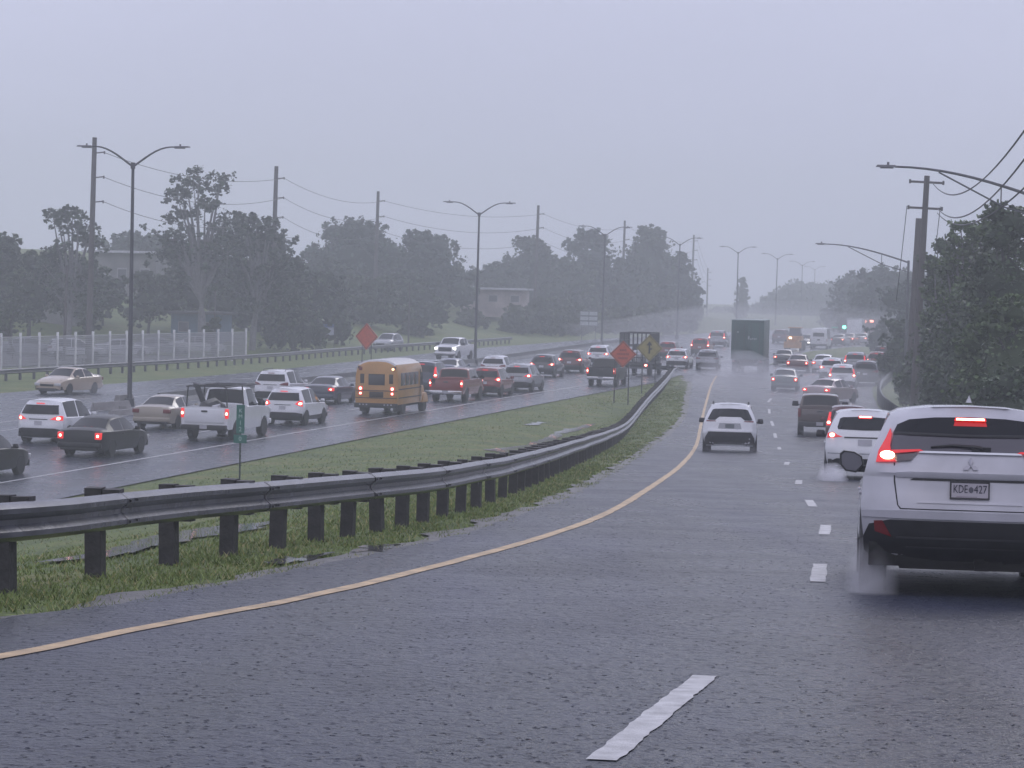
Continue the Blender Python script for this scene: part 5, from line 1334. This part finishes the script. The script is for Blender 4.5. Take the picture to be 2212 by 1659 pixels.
def house(u, Y, w_, h, d, zbase, wall, rf, label, wins=3, rz=0, v=None, over=.5, name='house'):
    x = sx(u, Y); Y = Y*K; z0 = H(x, Y) if zbase is None else zbase
    rt = empty(name, (x, Y+d/2, z0), R(rz), label, 'house')
    bx(rt, 'wall', (0, 0, h/2-.5), (w_, d, h+1), wall); bx(rt, 'roof', (0, -.2, h+.11), (w_+over*2, d+1.2, .24), rf, bevel=.02)
    for k in range(wins):
        xx = -w_/2+w_*(k+.5)/wins; f = bx(rt, 'window', (xx, -d/2-.01, h*.55), (w_/wins*.42, .06, h*.36), mat('window frame pale', (.3, .3, .31), .5)); bx(f, 'pane', (xx, -d/2-.045, h*.55), (w_/wins*.36, .02, h*.30), GLASS2)
    return rt
z0 = H(sx(1070, 190), 190)
WALLP = mat('rosy plaster', (.36, .31, .30), .8, var=.25, vscale=.8); ROOFW = mat('pale roof slab', (.48, .48, .52), .6, var=.15); WALLG = mat('grey plaster', (.20, .20, .20), .8, var=.3, vscale=.6)
house(1068, 190, 8.4, 2.5, 7, at(1068, 668, 190).z, WALLP, ROOFW, 'low rosy house with a flat pale roof on the grassy bank', wins=3, rz=-4)
house(272, 152, 7.2, 5.6, 7, 3.2, WALLG, ROOFW, 'two storey grey house with a pale roof half hidden behind the left trees', wins=3, rz=-8)
house(84, 135, 8.5, 4.8, 7, 1.6, WALLG, ROOFW, 'grey house with a pale roof behind the leftmost trees', wins=4, rz=-12)
house(430, 133, 4.6, 2.6, 4, .6, mat('pale blue wall', (.10, .17, .24), .7, var=.2), mat('dark roof', (.08, .08, .09), .6), 'small blue walled shed behind the white fence under the ragged tree', wins=2, rz=-8, name='shed')

# ---------------------------------------------------------------- trees and shrubs
LEAF = {}
def leafmats(key, c):
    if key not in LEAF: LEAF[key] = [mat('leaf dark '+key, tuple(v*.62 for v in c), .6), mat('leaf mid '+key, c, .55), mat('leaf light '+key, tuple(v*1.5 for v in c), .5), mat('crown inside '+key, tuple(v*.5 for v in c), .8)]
    return LEAF[key]
BARK = mat('wet bark', (.055, .05, .048), .7, var=.4, vscale=6, bump=.6, bscale=15)
BARKP = mat('pale bark', (.15, .145, .15), .7, var=.3, vscale=6, bump=.5, bscale=15)
def leaves(mb, c, rad, n, size, shell=.55):
    for _ in range(n):
        d = Vector((random.gauss(0, 1), random.gauss(0, 1), random.gauss(0, 1))).normalized()
        k = shell+(1-shell)*random.random(); k *= 1+.22*noise.noise(d*2.3+c)
        p = c+Vector((d.x*rad[0], d.y*rad[1], d.z*rad[2]))*k
        a = Vector((random.gauss(0, 1), random.gauss(0, 1), random.gauss(0, .6))).normalized(); b = a.cross(Vector((random.random()-.5, random.random()-.5, random.random()-.2)).normalized())
        if b.length < .1: continue
        b.normalize(); s = size*random.uniform(.55, 1.3)
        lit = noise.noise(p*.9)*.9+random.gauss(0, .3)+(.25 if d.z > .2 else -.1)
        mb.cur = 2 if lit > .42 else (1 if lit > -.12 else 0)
        mb.add([p-a*s*.5-b*s*.18, p+b*s*.42, p+a*s*.5+b*s*.05, p-b*s*.40], [(0, 1, 2, 3)])
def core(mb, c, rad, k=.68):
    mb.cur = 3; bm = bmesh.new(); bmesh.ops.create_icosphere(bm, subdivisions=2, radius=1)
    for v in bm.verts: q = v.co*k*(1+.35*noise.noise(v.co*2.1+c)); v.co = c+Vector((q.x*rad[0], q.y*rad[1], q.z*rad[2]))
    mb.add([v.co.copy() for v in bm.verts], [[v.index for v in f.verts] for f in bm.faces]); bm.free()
def tree(u, Y, vtop, hwpx, label, key='a', col=(.035, .050, .022), kind='dense', vbot=None, zg=None, n=1.0, name='tree', grp=None, cat='tree', twx=0, hmul=1):
    x = sx(u, Y); top = at(u, vtop, Y).z; leaf = max(.16, min(.5, Y*.0026)); Y = Y*K; z0 = H(x, Y) if zg is None else zg; s = FPX/Y; h = max(1.0, top-z0); hw = hwpx/s*1.18
    rt = empty(name, (x, Y, z0), 0, label, cat, grp); mats = leafmats(key, col); bark = BARKP if kind == 'ragged' else BARK
    rnd = random.Random(int(u*7+Y))
    tr = MB(); cr_ = MB(); th = h*(.30 if kind != 'shrub' else .1)
    lean = rnd.uniform(-.1, .1)*hw
    tr.tube([(0, 0, -.2), (lean*.4, 0, th*.6), (lean, 0, th*1.15)], [max(.10, h*.028), max(.08, h*.022), max(.06, h*.016)], 9)
    lobes = []
    if kind == 'dense': nl = 11; zc0 = .30
    elif kind == 'ragged': nl = 26; zc0 = .30
    elif kind == 'sparse': nl = 9; zc0 = .45
    else: nl = 7; zc0 = .22
    for i in range(nl):
        t = (i+.5)/nl; zz = h*(zc0+(1-zc0)*(t**.9)); env = math.sin(math.pi*min(1, .28+.62*t))**.7
        if kind == 'shrub': env = 1-.6*t*t
        a = rnd.uniform(0, 6.28); rr_ = hw*env*rnd.uniform(.25, .72)
        rad = hw*rnd.uniform(.30, .46)*(.46 if kind == 'ragged' else .55 if kind == 'sparse' else 1)*(1-.35*t if kind == 'dense' else 1)
        zz = min(zz, h-rad*.75)
        lobes.append((Vector((math.cos(a)*rr_+lean, math.sin(a)*rr_*.8, zz)), Vector((rad*1.15, rad, rad*(.80 if kind != 'ragged' else .72)))))
    if kind in ('dense', 'shrub'): lobes.append((Vector((lean, 0, h*.52)), Vector((hw*.84, hw*.78, h*.36)))); lobes.append((Vector((lean, 0, h-hw*.35)), Vector((hw*.42, hw*.4, hw*.34))))
    if kind == 'shrub' or vbot == 'low':
        for k in range(5): lobes.append((Vector((hw*(-.75+.37*k), rnd.uniform(-.3, .3)*hw, h*.20)), Vector((hw*.36, hw*.3, h*.24))))
    if kind == 'ragged':
        for k in range(5): lobes.append((Vector((hw*rnd.uniform(-.6, .6), rnd.uniform(-.3, .3)*hw, h*rnd.uniform(.34, .6))), Vector((hw*.42, hw*.36, h*.14))))
    for i, (c, rad) in enumerate(lobes):
        if kind in ('dense', 'shrub'):
            for _k in range(9):
                d_ = Vector((rnd.gauss(0, 1), rnd.gauss(0, 1), rnd.gauss(.4, .8))).normalized(); q_ = c+Vector((d_.x*rad.x, d_.y*rad.y, d_.z*rad.z))*rnd.uniform(.95, 1.18)
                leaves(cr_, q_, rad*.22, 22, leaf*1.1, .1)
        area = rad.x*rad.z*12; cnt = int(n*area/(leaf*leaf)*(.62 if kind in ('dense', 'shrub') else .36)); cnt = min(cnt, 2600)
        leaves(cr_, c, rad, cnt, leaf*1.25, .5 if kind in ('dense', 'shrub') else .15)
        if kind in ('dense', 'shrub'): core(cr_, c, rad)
        if kind != 'shrub':
            m_ = Vector((lean, 0, th*1.05)).lerp(c, .5)+Vector((rnd.uniform(-.3, .3), 0, rnd.uniform(0, .5)))
            tr.tube([(lean, 0, th*.95), m_, c], [h*.012+.03, h*.008+.02, .02], 6)
            if kind in ('ragged', 'sparse'):
                for k in range(7):
                    d = Vector((rnd.gauss(0, 1), rnd.gauss(0, 1), rnd.gauss(.5, .8))).normalized(); e = c+Vector((d.x*rad.x, d.y*rad.y, d.z*rad.z))*rnd.uniform(.9, 1.5)
                    tr.tube([c, c.lerp(e, .5)+Vector((0, 0, .1)), e], [.03, .02, .01], 4)
                    leaves(cr_, e, Vector((.42, .35, .30))*(h/12), int(13*n), leaf*1.15, .1)
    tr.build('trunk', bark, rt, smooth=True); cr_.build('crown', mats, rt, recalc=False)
    return rt
G1 = 'trees behind the white fence'; G2 = 'rounded trees on the bank'; G3 = 'trees on the right shoulder'
D1 = (.034, .056, .026); D2 = (.028, .050, .030); D3 = (.042, .064, .024)
tree(10, 128, 505, 62, 'dense tree cut by the left edge behind the white fence', 'a', D1, 'dense', grp=G1)
tree(62, 124, 545, 58, 'bushy tree second from the left edge behind the fence', 'b', D3, 'dense', grp=G1)
tree(145, 122, 448, 92, 'tall sparse tree left of the thickest timber utility pole', 'a', D1, 'ragged', grp=G1)
tree(150, 132, 565, 75, 'dark bushy tree below the tall sparse tree', 'b', D2, 'dense', grp=G1)
tree(222, 136, 590, 55, 'low bushy tree between the thickest pole and the nearest lamp post', 'a', D1, 'dense', grp=G1)
tree(285, 178, 508, 84, 'smooth rounded tree behind the nearest lamp post', 'c', D2, 'dense', grp=G1)
tree(320, 134, 590, 60, 'dark low tree right of the nearest lamp post', 'b', D3, 'dense', grp=G1)
tree(438, 128, 372, 105, 'tallest ragged tree with thin leaves against the sky', 'a', D1, 'ragged', grp=G1, n=1.1)
tree(395, 138, 520, 70, 'bushy tree at the left foot of the tallest ragged tree', 'b', D2, 'dense', grp=G1)
tree(545, 130, 462, 98, 'broad pale barked tree right of the tallest ragged tree', 'a', D1, 'ragged', grp=G1, n=1.3)
tree(560, 142, 500, 88, 'dense dark tree behind the broad pale barked tree', 'c', D2, 'dense', grp=G1, vbot='low')
tree(480, 136, 560, 62, 'dark low tree between the ragged trees', 'b', D3, 'dense', grp=G1)
tree(635, 132, 560, 58, 'dark tree at the right end of the white fence', 'b', D2, 'dense', grp=G1, vbot='low')
tree(690, 142, 590, 62, 'low dark tree behind the white banner', 'a', D1, 'dense', grp=G1, vbot='low')
tree(765, 182, 478, 108, 'largest rounded tree behind the third timber pole', 'c', D2, 'dense', grp=G2, vbot='low')
tree(705, 168, 560, 60, 'rounded tree at the left foot of the largest rounded tree', 'a', D1, 'dense', grp=G2, vbot='low')
tree(790, 160, 600, 80, 'low bushy tree in front of the largest rounded tree', 'b', D2, 'dense', grp=G2, vbot='low')
tree(912, 186, 503, 95, 'rounded tree between the largest tree and the flat roofed house', 'c', D2, 'dense', grp=G2, vbot='low')
tree(880, 168, 590, 75, 'low dark bush tree left of the flat roofed house', 'a', D1, 'dense', grp=G2, vbot='low')
tree(968, 196, 575, 55, 'small tree touching the left end of the flat roofed house', 'b', D3, 'dense', grp=G2)
tree(1085, 212, 570, 75, 'tree rising behind the roof of the flat roofed house', 'c', D2, 'dense', grp=G2)
tree(1150, 215, 512, 58, 'rounded tree behind the fourth timber pole', 'a', D1, 'dense', grp=G2, vbot='low')
tree(1215, 218, 560, 70, 'dark tree right of the fourth timber pole', 'b', D2, 'dense', grp=G2, vbot='low')
tree(1280, 222, 497, 62, 'rounded tree behind the third double armed lamp', 'c', D2, 'dense', grp=G2, vbot='low')
tree(1340, 226, 560, 60, 'dark tree behind the fifth timber pole', 'a', D1, 'dense', grp=G2, vbot='low')
tree(1392, 232, 488, 62, 'tall tree between the fifth timber pole and the fourth lamp', 'b', D2, 'dense', grp=G2, vbot='low')
tree(1448, 238, 545, 52, 'tree sloping down toward the gap by the fourth lamp', 'a', D1, 'dense', grp=G2, vbot='low')
tree(1484, 244, 605, 32, 'last tree at the right end of the left bank', 'c', D2, 'dense', grp=G2, vbot='low')
for k, (u, Y, vt, hw) in enumerate([(1020, 180, 672, 30), (1120, 182, 660, 34), (1180, 186, 645, 40), (1235, 190, 650, 36), (1400, 205, 660, 45), (1330, 200, 665, 40), (1465, 215, 665, 35), (900, 160, 690, 28)]):
    tree(u, Y, vt, hw, ('small bush in front of the flat roofed house', 'bush at the right end of the flat roofed house', 'bush on the bank right of the flat roofed house', 'bush on the bank above the panel sign', 'bush on the bank behind the yellow sign', 'bush behind the panel sign', 'bush at the right foot of the bank', 'bush by the thin dark pole')[k], 'd', (.05, .066, .028), 'shrub', name='shrub', cat='shrub', grp='shrubs on the grassy bank')
for k, (u, Y, vt, hw) in enumerate([(28, 112, 672, 34), (200, 116, 668, 30), (462, 121, 690, 20)]):
    tree(u, Y, vt, hw, ('small dark headed tree at the left edge just behind the fence', 'small dark headed tree beside the thickest timber pole', 'small tree behind the thin bare post')[k], 'b', D2, 'sparse', n=2.2, grp='small trees behind the fence')
# right shoulder
RT1 = (.062, .100, .030); RT2 = (.034, .060, .022)
tree(2190, 58, 440, 115, 'tallest tree at the right edge below the lamp arm', 'r', RT2, 'dense', grp=G3, vbot='low')
tree(2085, 66, 482, 92, 'leafy tree just right of the timber poles', 's', RT1, 'ragged', grp=G3, n=1.7)
tree(2110, 72, 530, 100, 'dense tree behind the leafy tree right of the timber poles', 'r', RT2, 'dense', grp=G3, vbot='low')
tree(2045, 76, 560, 62, 'small tree overhanging the road right of the crossarm pole', 's', RT1, 'ragged', grp=G3, n=1.7)
tree(2030, 82, 520, 50, 'slender leafy tree close behind the crossarm pole', 'r', RT2, 'ragged', grp=G3, n=1.9)
tree(2150, 64, 470, 100, 'dense tree filling the bank right of the leafy tree', 's', RT1, 'dense', grp=G3, vbot='low')
tree(2140, 52, 700, 80, 'broad bright green bush behind the nearest crossover roof', 's', RT1, 'shrub', grp=G3, name='shrub', cat='shrub')
tree(2020, 84, 690, 62, 'low tree at the foot of the timber poles', 'r', RT2, 'shrub', grp=G3, name='shrub', cat='shrub')
tree(2195, 50, 640, 100, 'bright green bush tree at the right edge above the nearest crossover', 's', RT1, 'dense', grp=G3, vbot='low')
tree(2080, 62, 720, 85, 'bush in the right tree line behind the nearest crossover', 'r', RT2, 'shrub', grp=G3, name='shrub', cat='shrub')
tree(1995, 92, 745, 50, 'low bush where the right guardrail bends', 's', RT2, 'shrub', grp=G3, name='shrub', cat='shrub')
tree(2175, 46, 800, 95, 'low bush at the right edge just above the nearest crossover', 'r', RT1, 'shrub', grp=G3, name='shrub', cat='shrub')
tree(1945, 112, 690, 42, 'dark bush behind the red hatchback at the bend', 'r', RT2, 'shrub', grp=G3, name='shrub', cat='shrub')
tree(1990, 150, 605, 95, 'grey hazy tree behind the timber poles', 'h', D2, 'dense', grp=G3, vbot='low')
tree(1935, 205, 578, 105, 'hazy rounded tree left of the timber poles', 'h', D2, 'dense', grp=G3, vbot='low')
tree(1868, 250, 590, 85, 'hazy tree above the far red lamps', 'h', D2, 'dense', grp=G3, vbot='low')
tree(1600, 330, 600, 13, 'slim hazy tree standing alone left of the tall green truck', 'h', D2, 'dense', grp=G3, vbot='low')
# far wood as one mass
mb = MB(); random.seed(11)
for k in range(34):
    u = 1560+k*14; Y = 395+random.uniform(-15, 25); vt = (694 if u < 1635 else 694-(u-1635)*1.25 if u < 1695 else 618)-random.uniform(0, 14)
    x = sx(u, Y); top = at(u, vt, Y).z; c = Vector((x, Y*K, top*.45)); rad = Vector((5.2, 4, max(2, top*.56)))
    leaves(mb, c, rad, 420, 1.1, .6); core(mb, c, rad, .85)
tag(mb.build('distant_wood', leafmats('h', D2), recalc=False), 'faint far wood fading into the rain at the end of the road', 'wood', kind='stuff')

# green traffic light far away
p = at(1822, 708, 205); g = H(p.x, p.y)
rt = empty('traffic_light', (p.x, p.y, g), R(-20), 'far traffic signal glowing green above the cars right of the white van', 'traffic light'); h = p.z-g
bx(rt, 'pole', (0, .1, h/2), (.16, .16, h), POLE); bx(rt, 'housing', (0, 0, h+.1), (1.4, .4, .55), BLK, bevel=.04)
mb = MB(); mb.lathe_x([(0, .26), (.05, .24)], 14, cx=0); mb.v = [(p_[1]+.15, -.22-p_[0], p_[2]+h+.1) for p_ in mb.v]; mb.build('green_lens', mat('green signal lens', (.1, 1, .6), .3, emit=(.15, 1, .60), es=9), rt)
bx(rt, 'canopy', (-.3, 0, h+.02), (2.6, .3, .18), mat('green fascia', (.05, .30, .22), .4, emit=(.06, .5, .35), es=.35))

# rain splash crowns on the near road, and road spray behind vehicles
mb = MB(); random.seed(5)
for i in range(9000):
    y = (5.5+(random.random()**1.9)*30)*K; x = random.uniform(max(xl(y)+.1, -y*.40/K-.6), min(xr(y)-.2, y*.40/K+.6))
    z = zr(y)+.031; rr_ = random.uniform(.005, .013); hh = random.uniform(.0007, .0022); a0 = random.uniform(0, 1); n_ = 7; o_ = len(mb.v)
    for r2, z2 in ((rr_*1.4, 0), (rr_, hh), (rr_*.6, 0)):
        for k in range(n_): t_ = a0+6.283*k/n_; mb.v.append((x+r2*math.cos(t_)*1.2, y+r2*math.sin(t_), z+z2*random.uniform(.6, 1.3)))
    for r2 in range(2):
        for k in range(n_): mb.f.append((o_+r2*n_+k, o_+r2*n_+(k+1) % n_, o_+(r2+1)*n_+(k+1) % n_, o_+(r2+1)*n_+k)); mb.mi.append(0)
tag(mb.build('rain_splashes', A_RAMP, smooth=True, recalc=False), 'tiny rain splash crowns on the near road surface', 'splash', kind='stuff')
SPR = bpy.data.materials.new('road spray'); SPR.use_nodes = True; t = SPR.node_tree; t.nodes.clear()
o = t.nodes.new('ShaderNodeOutputMaterial'); v = t.nodes.new('ShaderNodeVolumePrincipled'); v.inputs['Density'].default_value = .06; v.inputs['Color'].default_value = (.97, .97, 1, 1); t.links.new(v.outputs[0], o.inputs['Volume'])
WHEEL = SPR.copy(); WHEEL.name = 'wheel spray'; WHEEL.node_tree.nodes['Principled Volume'].inputs['Density'].default_value = 1.3
_t = WHEEL.node_tree; _v = _t.nodes['Principled Volume']; _c = _t.nodes.new('ShaderNodeTexCoord'); _m = _t.nodes.new('ShaderNodeMapping')
_m.vector_type = 'POINT'; _m.inputs['Location'].default_value = (-1, -1, -.9); _m.inputs['Scale'].default_value = (2, 2, 1.8); _g = _t.nodes.new('ShaderNodeTexGradient'); _g.gradient_type = 'SPHERICAL'
_n = _t.nodes.new('ShaderNodeTexNoise'); _n.inputs['Scale'].default_value = 7; _n.inputs['Detail'].default_value = 4; _a = _t.nodes.new('ShaderNodeMath'); _a.operation = 'MULTIPLY'; _b = _t.nodes.new('ShaderNodeMath'); _b.operation = 'MULTIPLY'; _b.inputs[1].default_value = 9
_t.links.new(_c.outputs['Generated'], _m.inputs[0]); _t.links.new(_m.outputs[0], _g.inputs[0]); _t.links.new(_c.outputs['Object'], _n.inputs['Vector'])
_t.links.new(_g.outputs['Fac'], _a.inputs[0]); _t.links.new(_n.outputs['Fac'], _a.inputs[1]); _t.links.new(_a.outputs[0], _b.inputs[0]); _t.links.new(_b.outputs[0], _v.inputs['Density'])
LANE = SPR.copy(); LANE.name = 'lane spray'; LANE.node_tree.nodes['Principled Volume'].inputs['Density'].default_value = .016
MIST = SPR.copy(); MIST.name = 'road mist'; MIST.node_tree.nodes['Principled Volume'].inputs['Density'].default_value = .0035
for (x, y, z, a, b_, c_) in [(17.0, 110*K, .7, 3.0, 5, 1.3), (7.6, 49.6*K, zr(50*K)+.1, 1.2, 1.2, .3), (-22.5, 81*K, .3, 1.8, 1.6, .4), (34, 175*K, .5, 26, 95, 4.5), (18.5, 93*K, .4, 7.5, 26, 1.5), (3.12, 22.75, zr(22.8)+.12, .24, .40, .42), (7.0, 58.0, zr(58)+.1, .34, .6, .36)]:
    bm = bmesh.new(); bmesh.ops.create_icosphere(bm, subdivisions=3, radius=1)
    for q in bm.verts: q.co = q.co*(1+.3*noise.noise(q.co*1.8+Vector((x, y, 0))))
    for q in bm.verts: q.co = Vector((q.co.x*a, q.co.y*b_, q.co.z*c_))
    me = bpy.data.meshes.new('spray'); bm.to_mesh(me); bm.free(); me.materials.append(MIST if x == 34 else WHEEL if x in (3.12, 7.0) else LANE if x == 18.5 else SPR); o = bpy.data.objects.new('spray', me); COL.objects.link(o); o.location = (x, y, z)
    tag(o, {17.0: 'grey water spray under and behind the tall green truck', 7.6: 'thin spray behind the white SUV beside the yellow line', 34: 'low veil of road mist over the far traffic', 18.5: 'low spray hanging over the slip lane queue', 3.12: 'small spray behind the left wheel of the nearest crossover', 7.0: 'small spray at the left wheel of the white compact car'}.get(x, 'spray behind the beige oncoming sedan'), 'spray', kind='stuff')

# ---------------------------------------------------------------- rain haze
mb = MB(); mb.box((50, 430, 24), (1500, 1340, 54)); hz = mb.build('haze', mat('haze air', (1, 1, 1)))
tag(hz, 'pale rain haze filling the air over the whole road', 'haze', kind='stuff')
m = MATS['haze air']; t = m.node_tree; t.nodes.clear(); o = t.nodes.new('ShaderNodeOutputMaterial'); v = t.nodes.new('ShaderNodeVolumePrincipled')
v.inputs['Density'].default_value = .0029/K; v.inputs['Color'].default_value = (.945, .985, 1.0, 1); v.inputs['Anisotropy'].default_value = .2
t.links.new(v.outputs[0], o.inputs['Volume'])
